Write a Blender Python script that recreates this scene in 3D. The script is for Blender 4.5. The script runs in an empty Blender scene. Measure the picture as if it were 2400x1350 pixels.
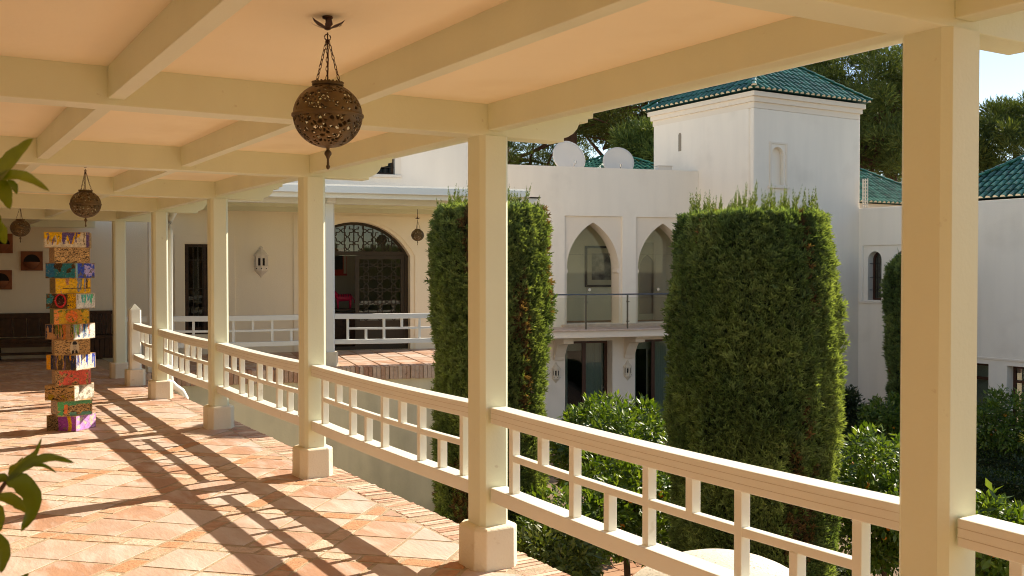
import bpy, bmesh, math, random
import numpy as np
from mathutils import Vector, Matrix
from mathutils.geometry import tessellate_polygon
R = math.radians
random.seed(7); rng = np.random.default_rng(11)
scn = bpy.context.scene
COL = scn.collection

# ------------------------------------------------------------------ camera
cam = bpy.data.objects.new('camera', bpy.data.cameras.new('camera')); COL.objects.link(cam)
cam.location = (0, 0, 1.75); cam.rotation_euler = (R(90 - 1.06), 0, R(-31.3))
cam.data.lens = 35; cam.data.sensor_width = 36; cam.data.clip_start = .05; cam.data.clip_end = 3000
cam.data.dof.use_dof = True; cam.data.dof.focus_distance = 9.0; cam.data.dof.aperture_fstop = 11
scn.camera = cam
# ------------------------------------------------------------------ sky, sun, exposure
EL = R(37.3); SD = Vector((.987 * math.cos(EL), .16 * math.cos(EL), math.sin(EL))).normalized()
world = bpy.data.worlds.new('World'); scn.world = world; world.use_nodes = True
nt = world.node_tree; bg = nt.nodes['Background']
sky = nt.nodes.new('ShaderNodeTexSky'); sky.sky_type = 'NISHITA'; sky.sun_disc = False
sky.sun_elevation = EL; sky.sun_rotation = math.atan2(.987, .16)
sky.air_density = .8; sky.dust_density = 0.0; sky.ozone_density = 1.0
nt.links.new(sky.outputs[0], bg.inputs[0]); bg.inputs[1].default_value = .10
sun = bpy.data.objects.new('sun', bpy.data.lights.new('sun', 'SUN')); COL.objects.link(sun)
sun.data.energy = 3.8; sun.data.angle = R(.5); sun.data.color = (1, .96, .91)
sun.rotation_euler = SD.to_track_quat('Z', 'Y').to_euler(); sun.location = (20, 5, 20)
vs = scn.view_settings
vs.view_transform = 'Standard'; vs.look = 'None'; vs.gamma = 1; vs.use_curve_mapping = False; vs.exposure = 1.12
vs.use_white_balance = True; vs.white_balance_temperature = 7700; vs.white_balance_tint = 10      # camera set to a 'shade' white balance, as the warm photograph is
scn.cycles.max_bounces = 12; scn.cycles.diffuse_bounces = 7; scn.cycles.glossy_bounces = 4
scn.cycles.transparent_max_bounces = 24; scn.cycles.sample_clamp_indirect = 8
scn.cycles.use_denoising = True; scn.cycles.filter_width = 1.0
scn.cycles.caustics_reflective = False; scn.cycles.caustics_refractive = False

# ------------------------------------------------------------------ materials
def mk(name, base, alt=None, rough=.6, var=.1, scale=3., bump=0., bscale=60., metal=0., spec=.4, rand=0., attr=False,
       transl=0., stretch=None, stain=None, sscale=2., sth=(.52, .7), coat=0., streak=0., speck=None, spscale=40., spth=(.64, .70)):
    m = bpy.data.materials.new(name); m.use_nodes = True
    t = m.node_tree; N = t.nodes; Lk = t.links; b = N['Principled BSDF']
    geo = N.new('ShaderNodeNewGeometry'); vec = geo.outputs['Position']
    def noise(s, det=4, v=None):
        n = N.new('ShaderNodeTexNoise'); n.inputs['Scale'].default_value = s; n.inputs['Detail'].default_value = det
        Lk.new(v or vec, n.inputs['Vector']); return n
    def mix(fac, a, c, mode='MIX'):
        n = N.new('ShaderNodeMix'); n.data_type = 'RGBA'; n.blend_type = mode
        for s, x in ((0, fac), (6, a), (7, c)):
            if hasattr(x, 'is_output'): Lk.new(x, n.inputs[s])
            else: n.inputs[s].default_value = x if s == 0 else (*x, 1)
        return n.outputs[2]
    v2 = None
    if stretch:
        mp = N.new('ShaderNodeMapping'); mp.inputs['Scale'].default_value = stretch; mp.inputs['Rotation'].default_value = (0, 0, R(45))
        Lk.new(vec, mp.inputs['Vector']); v2 = mp.outputs[0]
    if attr:
        a = N.new('ShaderNodeAttribute'); a.attribute_name = 'Col'; col = a.outputs['Color']
    else:
        col = tuple(base)
        if alt is not None:
            if rand:
                oi = N.new('ShaderNodeObjectInfo'); f = oi.outputs['Random']
                nz = noise(scale * .7); ad = N.new('ShaderNodeMath'); ad.operation = 'MULTIPLY_ADD'; ad.inputs[1].default_value = rand
                Lk.new(f, ad.inputs[0]); sb = N.new('ShaderNodeMath'); sb.operation = 'SUBTRACT'; sb.inputs[1].default_value = .5 * rand
                Lk.new(nz.outputs[0], sb.inputs[0]); Lk.new(sb.outputs[0], ad.inputs[2]); ad.use_clamp = True
                col = mix(ad.outputs[0], base, alt)
            else:
                rp = N.new('ShaderNodeMapRange'); rp.inputs[1].default_value = .35; rp.inputs[2].default_value = .65
                Lk.new(noise(scale * .6).outputs[0], rp.inputs[0]); col = mix(rp.outputs[0], base, alt)
    nz = noise(scale, 6, v2)
    lo = mix(nz.outputs[0], (1 - var,) * 3, (1 + var,) * 3)
    col = mix(1., col, lo, 'MULTIPLY')
    if stain is not None:
        rp = N.new('ShaderNodeMapRange'); rp.inputs[1].default_value = sth[0]; rp.inputs[2].default_value = sth[1]
        Lk.new(noise(sscale, 7, v2).outputs[0], rp.inputs[0]); col = mix(rp.outputs[0], col, stain)
    if speck is not None:
        rp = N.new('ShaderNodeMapRange'); rp.inputs[1].default_value = spth[0]; rp.inputs[2].default_value = spth[1]; rp.inputs[4].default_value = .8
        Lk.new(noise(spscale, 6).outputs[0], rp.inputs[0]); col = mix(rp.outputs[0], col, speck)
    if streak:                                                       # rain streaks and handling grime
        mp = N.new('ShaderNodeMapping'); mp.inputs['Scale'].default_value = (1.7, 1.7, .22); Lk.new(vec, mp.inputs['Vector'])
        rp = N.new('ShaderNodeMapRange'); rp.inputs[1].default_value = .42; rp.inputs[2].default_value = .72; rp.inputs[3].default_value = 1.; rp.inputs[4].default_value = 1 - streak
        Lk.new(noise(1.6, 8, mp.outputs[0]).outputs[0], rp.inputs[0]); col = mix(1., col, rp.outputs[0], 'MULTIPLY')
    Lk.new(col, b.inputs['Base Color'])
    b.inputs['Roughness'].default_value = rough; b.inputs['Metallic'].default_value = metal
    b.inputs['Specular IOR Level'].default_value = spec; b.inputs['Coat Weight'].default_value = coat
    if bump:
        bp = N.new('ShaderNodeBump'); bp.inputs['Strength'].default_value = bump; bp.inputs['Distance'].default_value = .01
        Lk.new(noise(bscale, 5, v2).outputs[0], bp.inputs['Height']); Lk.new(bp.outputs[0], b.inputs['Normal'])
    if transl:
        tr = N.new('ShaderNodeBsdfTranslucent'); mx = N.new('ShaderNodeMixShader'); mx.inputs[0].default_value = transl
        tc = mix(1., col, (1.5, 1.5, .55), 'MULTIPLY'); Lk.new(tc, tr.inputs['Color'])
        Lk.new(b.outputs[0], mx.inputs[1]); Lk.new(tr.outputs[0], mx.inputs[2]); Lk.new(mx.outputs[0], N['Material Output'].inputs['Surface'])
    return m
def mk_glass(name, tint=(.9, .95, .92), refl=1.0):
    m = bpy.data.materials.new(name); m.use_nodes = True; t = m.node_tree; N = t.nodes; Lk = t.links
    tr = N.new('ShaderNodeBsdfTransparent'); tr.inputs[0].default_value = (*tint, 1)
    gl = N.new('ShaderNodeBsdfGlossy'); gl.inputs['Roughness'].default_value = .02
    fr = N.new('ShaderNodeFresnel'); fr.inputs[0].default_value = 1.5
    mu = N.new('ShaderNodeMath'); mu.operation = 'MULTIPLY'; mu.inputs[1].default_value = refl; Lk.new(fr.outputs[0], mu.inputs[0])
    mx = N.new('ShaderNodeMixShader'); Lk.new(mu.outputs[0], mx.inputs[0]); Lk.new(tr.outputs[0], mx.inputs[1]); Lk.new(gl.outputs[0], mx.inputs[2])
    Lk.new(mx.outputs[0], N['Material Output'].inputs['Surface']); return m
M = {}
M['paint'] = mk('pale_paint', (.78, .785, .58), rough=.42, var=.05, scale=2.2, bump=.10, bscale=70, stain=(.60, .55, .38), sscale=16, sth=(.70, .80), streak=.05)
M['rail'] = mk('rail_paint', (.83, .82, .72), rough=.36, var=.05, scale=4, spec=.5, bump=.05, bscale=80, stain=(.66, .61, .48), sscale=9, sth=(.68, .8))
M['groove'] = mk('rail_seam', (.64, .58, .45), rough=.6, var=.05)
M['wingpaint'] = mk('wing_paint', (.80, .81, .77), rough=.4, var=.04, scale=2.)
M['plinth'] = mk('plinth_stucco', (.80, .72, .55), rough=.8, var=.06, scale=6, bump=.35, bscale=70, stain=(.62, .50, .32), sscale=9, sth=(.62, .75))
M['ceil'] = mk('ceiling_plaster', (.95, .83, .60), rough=.85, var=.07, scale=1.1, bump=.22, bscale=14, stain=(.86, .72, .48), sscale=1.4, sth=(.56, .8))
M['wall'] = mk('wing_stucco', (.93, .83, .63), rough=.9, var=.06, scale=.8, bump=.25, bscale=50, streak=.04)
M['white'] = mk('house_stucco', (.89, .81, .70), rough=.9, var=.04, scale=.5, bump=.3, bscale=30, stain=(.74, .66, .56), sscale=.7, sth=(.56, .85), streak=.05)
M['white2'] = mk('trim_stucco', (.82, .72, .60), rough=.9, var=.04, scale=.6, bump=.2, bscale=40)
M['retain'] = mk('retaining_stucco', (.80, .72, .52), rough=.92, var=.1, scale=1.3, bump=.3, bscale=25, streak=.15, stain=(.66, .60, .42), sscale=1.6, sth=(.5, .75))
M['tile'] = mk('terracotta_tile', (.46, .26, .165), alt=(.57, .445, .365), rough=.62, var=.22, scale=7, bump=.4, bscale=40, rand=1.3, stain=(.63, .53, .46), sscale=6, sth=(.5, .72), stretch=(1, .3, 1), speck=(.36, .19, .11), spscale=30, spth=(.66, .78), spec=.35)
M['brick'] = mk('worn_brick', (.50, .26, .14), alt=(.62, .47, .36), rough=.85, var=.3, scale=16, bump=.8, bscale=45, rand=1.5, stain=(.20, .10, .05), sscale=26, sth=(.66, .74))
M['edge'] = mk('edging_brick', (.50, .28, .185), alt=(.68, .51, .39), rough=.88, var=.28, scale=14, bump=.8, bscale=50, rand=1.4, stain=(.16, .10, .06), sscale=30, sth=(.64, .74))
M['mortar'] = mk('sandy_mortar', (.47, .37, .25), alt=(.38, .28, .18), rough=.95, var=.2, scale=30, bump=.6, bscale=120)
M['iron'] = mk('dark_iron', (.035, .026, .016), rough=.55, var=.3, scale=30, metal=.3)
M['brass'] = mk('aged_brass', (.17, .105, .038), alt=(.10, .065, .028), rough=.5, var=.3, scale=18, metal=.3, spec=.5)
M['rust'] = mk('rusty_chain', (.055, .022, .012), rough=.6, var=.4, scale=60, metal=.4)
M['wood'] = mk('dark_wood', (.040, .018, .008), alt=(.075, .034, .014), rough=.5, var=.35, scale=22, stretch=(1, 1, .08))
M['brown'] = mk('brown_frame', (.075, .025, .012), rough=.4, var=.2, scale=10)
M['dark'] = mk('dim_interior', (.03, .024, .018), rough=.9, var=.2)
M['room'] = mk('room_wall', (.55, .50, .38), rough=.9, var=.05)
M['loggia'] = mk('loggia_plaster', (.88, .83, .68), rough=.9, var=.06)
M['darksteel'] = mk('dark_steel', (.10, .085, .06), rough=.3, metal=.6, var=.1)
M['terra'] = mk('terracotta_pot', (.32, .115, .045), alt=(.24, .08, .035), rough=.85, var=.2, scale=8, bump=.2)
M['gtile'] = mk('glazed_green_tile', (.012, .09, .055), alt=(.04, .19, .125), rough=.24, var=.35, scale=8, rand=1.2, stain=(.06, .055, .04), sscale=7, sth=(.6, .72), spec=.6)
M['gbase'] = mk('roof_channel_green', (.012, .07, .06), rough=.4, var=.3, scale=5)
M['cream'] = mk('cream_mortar', (.72, .60, .42), rough=.9, var=.15, scale=12)
M['dish'] = mk('dish_enamel', (.74, .68, .60), rough=.5, var=.05, scale=2)
M['steel'] = mk('stainless_steel', (.42, .40, .38), rough=.25, metal=.9, var=.05)
M['railsteel'] = mk('blue_grey_handrail', (.07, .085, .12), rough=.25, metal=.6, var=.05)
M['glass'] = mk_glass('clear_glass', (.95, .96, .92), .5)
M['winglass'] = mk_glass('window_glass', (.72, .75, .70), 1.5)
M['dimglass'] = mk_glass('dim_glass', (.5, .5, .45), .35)
M['curtain'] = mk('pale_curtain', (.74, .79, .78), rough=.9, var=.08)
M['soil'] = mk('garden_soil', (.16, .105, .062), alt=(.27, .185, .115), rough=.95, var=.35, scale=6, bump=.7, bscale=12)
M['path'] = mk('path_terracotta', (.40, .17, .085), alt=(.48, .27, .15), rough=.9, var=.2, scale=7, bump=.3, rand=1)
M['bark'] = mk('tree_bark', (.11, .065, .04), rough=.95, var=.35, scale=9, bump=.8, bscale=25)
M['pinebark'] = mk('pine_bark', (.13, .06, .035), rough=.95, var=.35, scale=5, bump=.8, bscale=12)
M['cyp'] = mk('cypress_foliage', (0, 0, 0), attr=True, rough=.6, var=.2, scale=9, transl=.4, spec=.25)
M['leaf'] = mk('citrus_leaf', (0, 0, 0), attr=True, rough=.38, var=.1, scale=5, transl=.36, spec=.5)
M['pine'] = mk('pine_needles', (0, 0, 0), attr=True, rough=.65, var=.2, scale=1.5, transl=.2, spec=.25)
M['bigleaf'] = mk('glossy_leaf', (.11, .165, .012), alt=(.19, .23, .02), rough=.33, var=.25, scale=30, transl=.3, spec=.45, rand=1)
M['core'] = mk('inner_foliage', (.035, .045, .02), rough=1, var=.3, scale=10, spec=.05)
M['orange'] = mk('orange_peel', (.72, .23, .015), rough=.42, var=.08, scale=20, bump=.15, bscale=300)
M['paintbox'] = mk('painted_box', (0, 0, 0), attr=True, rough=.5, var=.06, scale=40)
M['stucco'] = mk('crazed_stucco', (.74, .66, .52), rough=.9, var=.12, scale=25, bump=.6, bscale=60, stain=(.30, .23, .15), sscale=38, sth=(.62, .68))
M['pink'] = mk('pink_enamel', (.62, .03, .10), rough=.3, var=.1)
M['black'] = mk('black_stripe', (.02, .012, .012), rough=.4, var=.1)
M['ceram'] = mk('ceramic_lantern', (.74, .66, .54), rough=.6, var=.1, scale=12)
M['lattice'] = mk('bronze_lattice', (.045, .031, .016), rough=.5, var=.25, scale=15, metal=.2)
M['art'] = mk('framed_print', (.30, .29, .25), alt=(.04, .045, .045), rough=.5, var=.3, scale=6)

# ------------------------------------------------------------------ mesh helpers
class MB:
    def __init__(s): s.v = []; s.f = []; s.m = []
    def add(s, vs, fs, mi=0):
        o = len(s.v); s.v += [tuple(v) for v in vs]
        for f in fs: s.f.append(tuple(o + i for i in f)); s.m.append(mi)
        return s
    def box(s, x0, x1, y0, y1, z0, z1, mi=0):
        return s.add([(x0, y0, z0), (x1, y0, z0), (x1, y1, z0), (x0, y1, z0), (x0, y0, z1), (x1, y0, z1), (x1, y1, z1), (x0, y1, z1)],
                     [(3, 2, 1, 0), (4, 5, 6, 7), (0, 1, 5, 4), (1, 2, 6, 5), (2, 3, 7, 6), (3, 0, 4, 7)], mi)
    def prism(s, poly, z0, z1, mp=lambda u, v, w: (u, v, w), mi=0):   # convex or not: caps are tessellated
        n = len(poly); vs = [mp(u, v, z0) for u, v in poly] + [mp(u, v, z1) for u, v in poly]
        tri = tessellate_polygon([[Vector((u, v, 0)) for u, v in poly]])
        return s.add(vs, [t[::-1] for t in tri] + [tuple(n + i for i in t) for t in tri] + [(i, (i + 1) % n, n + (i + 1) % n, n + i) for i in range(n)], mi)
    def chsq(s, cx, cy, w, c, z0, z1, mi=0):                         # square shaft with chamfered arrises
        h = w / 2
        p = [(-h + c, -h), (h - c, -h), (h, -h + c), (h, h - c), (h - c, h), (-h + c, h), (-h, h - c), (-h, -h + c)]
        return s.prism([(cx + a, cy + b) for a, b in p], z0, z1, mi=mi)
    def lathe(s, prof, n=16, c=(0, 0, 0), a0=0., a1=2 * math.pi, mi=0):
        full = abs(a1 - a0 - 2 * math.pi) < 1e-6; k = n if full else n + 1
        vs = []
        for r, z in prof:
            for i in range(k):
                a = a0 + (a1 - a0) * i / n; vs.append((c[0] + r * math.cos(a), c[1] + r * math.sin(a), c[2] + z))
        fs = []
        for j in range(len(prof) - 1):
            for i in range(n):
                i2 = (i + 1) % k; fs.append((j * k + i, j * k + i2, (j + 1) * k + i2, (j + 1) * k + i))
        return s.add(vs, fs, mi)
    def tube(s, path, r, n=8, mi=0, cap=True):
        P = [Vector(p) for p in path]; vs = []; fs = []
        rr = r if isinstance(r, (list, tuple)) else [r] * len(P)
        ref = Vector((0, 0, 1))
        for i, p in enumerate(P):
            d = (P[min(i + 1, len(P) - 1)] - P[max(i - 1, 0)]).normalized()
            u = d.cross(ref)
            if u.length < .05: u = d.cross(Vector((1, 0, 0)))
            u.normalize(); w = u.cross(d)
            for k in range(n):
                a = 2 * math.pi * k / n; vs.append(p + (u * math.cos(a) + w * math.sin(a)) * rr[i])
        for i in range(len(P) - 1):
            for k in range(n): fs.append((i * n + k, i * n + (k + 1) % n, (i + 1) * n + (k + 1) % n, (i + 1) * n + k))
        if cap: fs += [tuple(range(n))[::-1], tuple((len(P) - 1) * n + k for k in range(n))]
        return s.add(vs, fs, mi)
    def bar(s, a, b, w, t, nrm, mi=0):                               # flat bar a->b, width w in the plane normal to nrm, thickness t along nrm
        a, b, nrm = Vector(a), Vector(b), Vector(nrm); d = (b - a).normalized(); u = d.cross(nrm).normalized() * w / 2; q = nrm * t / 2
        return s.add([a - u - q, a + u - q, a + u + q, a - u + q, b - u - q, b + u - q, b + u + q, b - u + q],
                     [(0, 1, 2, 3), (7, 6, 5, 4), (0, 4, 5, 1), (1, 5, 6, 2), (2, 6, 7, 3), (3, 7, 4, 0)], mi)
    def holed(s, outer, holes, w0, w1, mp, mi=0, side=True):         # wall panel with openings; mp(u,v,w)
        loops = [outer] + holes; tri = tessellate_polygon([[Vector((u, v, 0)) for u, v in l] for l in loops])
        flat = [p for l in loops for p in l]; n = len(flat)
        fs = [tuple(t) for t in tri] + [tuple(n + i for i in t[::-1]) for t in tri]
        o = 0
        for l in loops:
            if side or l is not outer:
                for i in range(len(l)): j = (i + 1) % len(l); fs.append((o + i, o + j, n + o + j, n + o + i))
            o += len(l)
        return s.add([mp(u, v, w0) for u, v in flat] + [mp(u, v, w1) for u, v in flat], fs, mi)
    def build(s, name, mat, parent=None, smooth=False, bevel=0., kind=None, fix=True, label=None):
        me = bpy.data.meshes.new(name); me.from_pydata(s.v, [], s.f)
        for m_ in (mat if isinstance(mat, (list, tuple)) else [mat]): me.materials.append(M[m_] if isinstance(m_, str) else m_)
        if any(s.m): me.polygons.foreach_set('material_index', s.m)
        if fix:
            b = bmesh.new(); b.from_mesh(me); bmesh.ops.recalc_face_normals(b, faces=b.faces); b.to_mesh(me); b.free()
        if smooth: me.polygons.foreach_set('use_smooth', [True] * len(me.polygons))
        o = link(name, me, parent)
        if bevel:
            mo = o.modifiers.new('edge', 'BEVEL'); mo.width = bevel; mo.segments = 2; mo.limit_method = 'ANGLE'; mo.angle_limit = R(40)
        if kind: o['kind'] = kind
        if label: o['label'] = label
        return o
def link(name, me, parent=None):
    o = bpy.data.objects.new(name, me); COL.objects.link(o)
    if parent is not None: o.parent = parent
    return o
def tag(o, label=None, cat=None, group=None, kind=None):
    for k, v in (('label', label), ('category', cat), ('group', group), ('kind', kind)):
        if v: o[k] = v
    return o
def thing(name, label, cat, loc=(0, 0, 0), rz=0., group=None):
    o = bpy.data.objects.new(name, None); COL.objects.link(o); o.location = loc; o.rotation_euler = (0, 0, rz); o.empty_display_size = .1
    return tag(o, label, cat, group)
def copy_tree(o, parent=None):
    c = o.copy(); COL.objects.link(c); c.parent = parent
    for ch in list(o.children): copy_tree(ch, c)
    return c
def fast(name, V, F, mat, parent=None, col=None, smooth=False):      # V (n,3), F (m,3|4)
    me = bpy.data.meshes.new(name); V = np.ascontiguousarray(V, np.float32); F = np.ascontiguousarray(F, np.int32); k = F.shape[1]
    me.vertices.add(len(V)); me.vertices.foreach_set('co', V.ravel())
    me.loops.add(F.size); me.loops.foreach_set('vertex_index', F.ravel())
    me.polygons.add(len(F)); me.polygons.foreach_set('loop_start', np.arange(0, F.size, k, dtype=np.int32))
    if smooth: me.polygons.foreach_set('use_smooth', np.ones(len(F), bool))
    me.update(calc_edges=True)
    if col is not None:
        at = me.color_attributes.new('Col', 'FLOAT_COLOR', 'POINT')
        at.data.foreach_set('color', np.concatenate([col, np.ones((len(col), 1))], 1).astype(np.float32).ravel())
    me.materials.append(M[mat]); return link(name, me, parent)
def unit(a): return a / np.maximum(np.linalg.norm(a, axis=-1, keepdims=True), 1e-9)
def leafmesh(P, D, Nn, L, Wd, C, fold=.25, mid=.45, tip=None):
    D = unit(D); S = unit(np.cross(D, Nn)); U = np.cross(S, D); L = L[:, None]; Wd = Wd[:, None]
    a = P; b = P + D * L * mid + S * Wd / 2 + U * Wd * fold; t = P + D * L; c = P + D * L * mid - S * Wd / 2 + U * Wd * fold
    n = len(P); V = np.stack([a, b, t, c], 1).reshape(-1, 3); i = np.arange(n) * 4
    F = np.concatenate([np.stack([i, i + 1, i + 2], 1), np.stack([i, i + 2, i + 3], 1)]); C4 = np.repeat(C, 4, 0)
    if tip: C4 = C4 * np.tile(np.array(tip)[:, None], (n, 1))
    return V, F, C4
def vnoise(p, seed=0):                                               # smooth value noise, p (n,3)
    p = np.asarray(p, float); i = np.floor(p).astype(np.int64); f = p - i; f = f * f * (3 - 2 * f); r = 0
    for dx in (0, 1):
        for dy in (0, 1):
            for dz in (0, 1):
                h = (i[:, 0] + dx) * 374761393 + (i[:, 1] + dy) * 668265263 + (i[:, 2] + dz) * 2147483647 + seed * 1274126177
                h = (h ^ (h >> 13)) * 1274126177; h = ((h ^ (h >> 16)) & 0xffff) / 65535.
                r = r + h * (f[:, 0] if dx else 1 - f[:, 0]) * (f[:, 1] if dy else 1 - f[:, 1]) * (f[:, 2] if dz else 1 - f[:, 2])
    return r
def fbm(p, seed=0, o=4):
    r = 0; a = .5; p = np.asarray(p, float)
    for k in range(o): r = r + a * vnoise(p * 2 ** k, seed + k); a *= .5
    return r / (1 - .5 ** o)
# camera-ray helper used only to turn measured directions into places in the courtyard
_F = 35 / 36; _fw = np.array([math.sin(R(31.3)) * math.cos(R(1.06)), math.cos(R(31.3)) * math.cos(R(1.06)), -math.sin(R(1.06))])
_rt = np.array([math.cos(R(31.3)), -math.sin(R(31.3)), 0]); _up = np.cross(_rt, _fw)
def at(px, py, d): return np.array([0, 0, 1.75]) + d * (_fw + _rt * (px - 1200) / 2400 / _F - _up * (py - 675) / 2400 / _F)
GZ = -3.2                                                            # garden level
WW = R(-13.0); WO = (6.56, 17.2, 0)                                  # the wing and the balcony house share this direction
wa = np.array([math.cos(WW), math.sin(WW)]); wn = np.array([-math.sin(WW), math.cos(WW)])
def wing(a, n, z=0): return (WO[0] + wa[0] * a + wn[0] * n, WO[1] + wa[1] * a + wn[1] * n, z)

# ================================================================== GROUND
g = MB()
g.add([(-1500, -1500, GZ), (1500, -1500, GZ), (1500, 1500, GZ), (-1500, 1500, GZ)], [(0, 1, 2, 3)])
g.build('ground', 'soil', kind='structure')
p = MB(); p.box(9.4, 10.9, 2, 22, GZ - .1, GZ + .03)
path = p.build('garden_path', 'mortar', kind='structure')
me = MB().box(-.24, .24, -.115, .115, 0, .03).build('paver', 'path', path, bevel=.006); me.location = (9.65, 12, GZ + .02)
for j in range(34):
    for i in range(3):
        if i == 0 and j == 0: continue
        c = me.copy(); COL.objects.link(c); c.location = (9.65 + .5 * i + random.uniform(-.01, .01), 9.5 + .25 * j, GZ + .02 + random.uniform(0, .006))
p = MB(); p.box(18, 19.3, 4, 21, GZ - .1, GZ + .03); p.build('garden_walk', 'path', kind='structure')
p = MB(); p.box(24.9, 26.1, 6, 21.5, GZ - .1, GZ + .05); p.build('house_pavement', 'path', kind='structure')

# ================================================================== TERRACE FLOOR
X0, X1 = -1.6, 3.0; XE = 3.245
fl = MB()
fl.prism([(X0, -9), (XE - .02, -9), (XE - .02, 17.52), (3.3, 22.2), (X0, 23.2)], -.25, -.0030)
floor = fl.build('terrace_floor', 'mortar', kind='structure')
rw = MB(); rw.box(3.05, XE - .03, -9, 17.5, GZ - .05, -.25)
tag(rw.build('terrace_wall', 'retain'), 'stuccoed retaining wall below the brick edge of the near gallery', 'wall')
def clip(poly, ax, lim, keep_less):
    out = []
    for i in range(len(poly)):
        a, b = poly[i], poly[(i + 1) % len(poly)]; ia = (a[ax] <= lim) == keep_less; ib = (b[ax] <= lim) == keep_less
        if ia: out.append(a)
        if ia != ib:
            t = (lim - a[ax]) / (b[ax] - a[ax]); out.append((a[0] + t * (b[0] - a[0]), a[1] + t * (b[1] - a[1])))
    return out
def slab(mb, poly, ztop, th, ch=.006, jit=0.):
    n = len(poly); cx = sum(q[0] for q in poly) / n; cy = sum(q[1] for q in poly) / n
    poly = [(x + random.uniform(-jit, jit), y + random.uniform(-jit, jit)) for x, y in poly]
    tx, ty = random.gauss(0, .002), random.gauss(0, .002)
    zz = lambda x, y: ztop + (x - cx) * tx + (y - cy) * ty
    inn = []
    for x, y in poly:
        d = max(1e-4, math.hypot(x - cx, y - cy)); k = max(0, 1 - ch * 1.4 / d); inn.append((cx + (x - cx) * k, cy + (y - cy) * k))
    vs = [(x, y, ztop - th) for x, y in poly] + [(x, y, zz(x, y) - ch) for x, y in poly] + [(x, y, zz(x, y)) for x, y in inn]
    fs = [tuple(range(2 * n, 3 * n))] + [(i, (i + 1) % n, n + (i + 1) % n, n + i) for i in range(n)] + [(n + i, n + (i + 1) % n, 2 * n + (i + 1) % n, 2 * n + i) for i in range(n)]
    mb.add(vs, fs)
s2 = math.sqrt(.5)
def q2w(q1, q2): return ((q1 + q2) * s2, (q2 - q1) * s2)
PER = .94; ST = .15; TL = (PER - ST) / 2
far_t = MB(); far_b = MB(); nt_ = nb_ = 0
def piece(kind, a0, a1, b0, b1):
    global nt_, nb_
    poly = [q2w(a0, b0), q2w(a1, b0), q2w(a1, b1), q2w(a0, b1)][::-1]
    cx = sum(q[0] for q in poly) / 4; cy = sum(q[1] for q in poly) / 4
    if cx > X1 + .5 or cx < X0 or cy > 22 or cy < -2: return
    poly = clip(poly, 0, X1 - .012, True); poly = clip(poly, 0, X0, False) if poly else poly
    if len(poly) < 3: return
    ar = abs(sum(poly[i][0] * poly[(i + 1) % len(poly)][1] - poly[(i + 1) % len(poly)][0] * poly[i][1] for i in range(len(poly)))) / 2
    if ar < .0015: return
    vis = cx > .05 * cy - .1 and cy > 3.2 - .2 * cx
    zt = random.uniform(-.0009, .0012) - (.0006 if kind == 'b' else 0)
    lim = 15.5 if kind == 't' else 11.0
    if vis and cy < lim:
        mb = MB(); slab(mb, [(x - cx, y - cy) for x, y in poly], 0, .03, .0012 if kind == 't' else .0025, .007 if kind == 't' else .009)
        o = mb.build('tile' if kind == 't' else 'brick', 'tile' if kind == 't' else 'brick', floor); o.location = (cx, cy, zt)
        if kind == 't': nt_ += 1
        else: nb_ += 1
    else: slab(far_t if kind == 't' else far_b, poly, zt, .03, .006, .004)
J = .012
for i in range(-22, 6):
    for j in range(-4, 22):
        a = -4.61 + PER * (i + 8); b = 5.545 + PER * (j - 5)        # strip starts
        if not (-18 < (b - a) * 1.0 < 34): pass
        for u in range(2):
            for v in range(2):
                piece('t', a + ST + u * TL + J, a + ST + (u + 1) * TL - J, b + ST + v * TL + J, b + ST + (v + 1) * TL - J)
        for k in range(3):
            l = (PER - ST) / 3
            piece('b', a + J * 1.4, a + ST - J * 1.4, b + ST + k * l + J, b + ST + (k + 1) * l - J)
            piece('b', a + ST + k * l + J, a + ST + (k + 1) * l - J, b + J * 1.4, b + ST - J * 1.4)
        piece('b', a + J, a + ST - J, b + J, b + ST - J)
far_t.build('tile_field', 'tile', floor, kind='stuff'); far_b.build('brick_field', 'brick', floor, kind='stuff')
print('floor pieces', nt_, nb_)
eb = []
for k in range(5):
    mb = MB(); L_ = .118
    pts = [(-L_, -.0215), (L_ + random.uniform(-.004, .008), -.021), (L_ + random.uniform(-.004, .008), .021), (-L_, .0215)]
    slab(mb, pts, 0, .07, .008, .003); eb.append(mb)
proto = [m_.build('edging_brick', 'edge', floor) for m_ in eb]
y = -2.; n = 0
far_e = MB()
while y < 17.3:
    if 4.2 < y < 13.6:
        o = proto[n] if n < 5 else proto[random.randrange(5)].copy()
        if n >= 5: COL.objects.link(o)
        o.location = (3.121 + random.uniform(-.006, .006), y, random.uniform(-.005, .004)); o.rotation_euler = (random.gauss(0, .03), random.gauss(0, .01), random.gauss(0, .015)); n += 1
    else: slab(far_e, [(3.0, y - .0215), (3.245, y - .0215), (3.245, y + .0215), (3.0, y + .0215)], random.uniform(-.004, .004), .07, .007, .003)
    y += .052
far_e.build('edging_field', 'edge', floor, kind='stuff')

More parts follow.
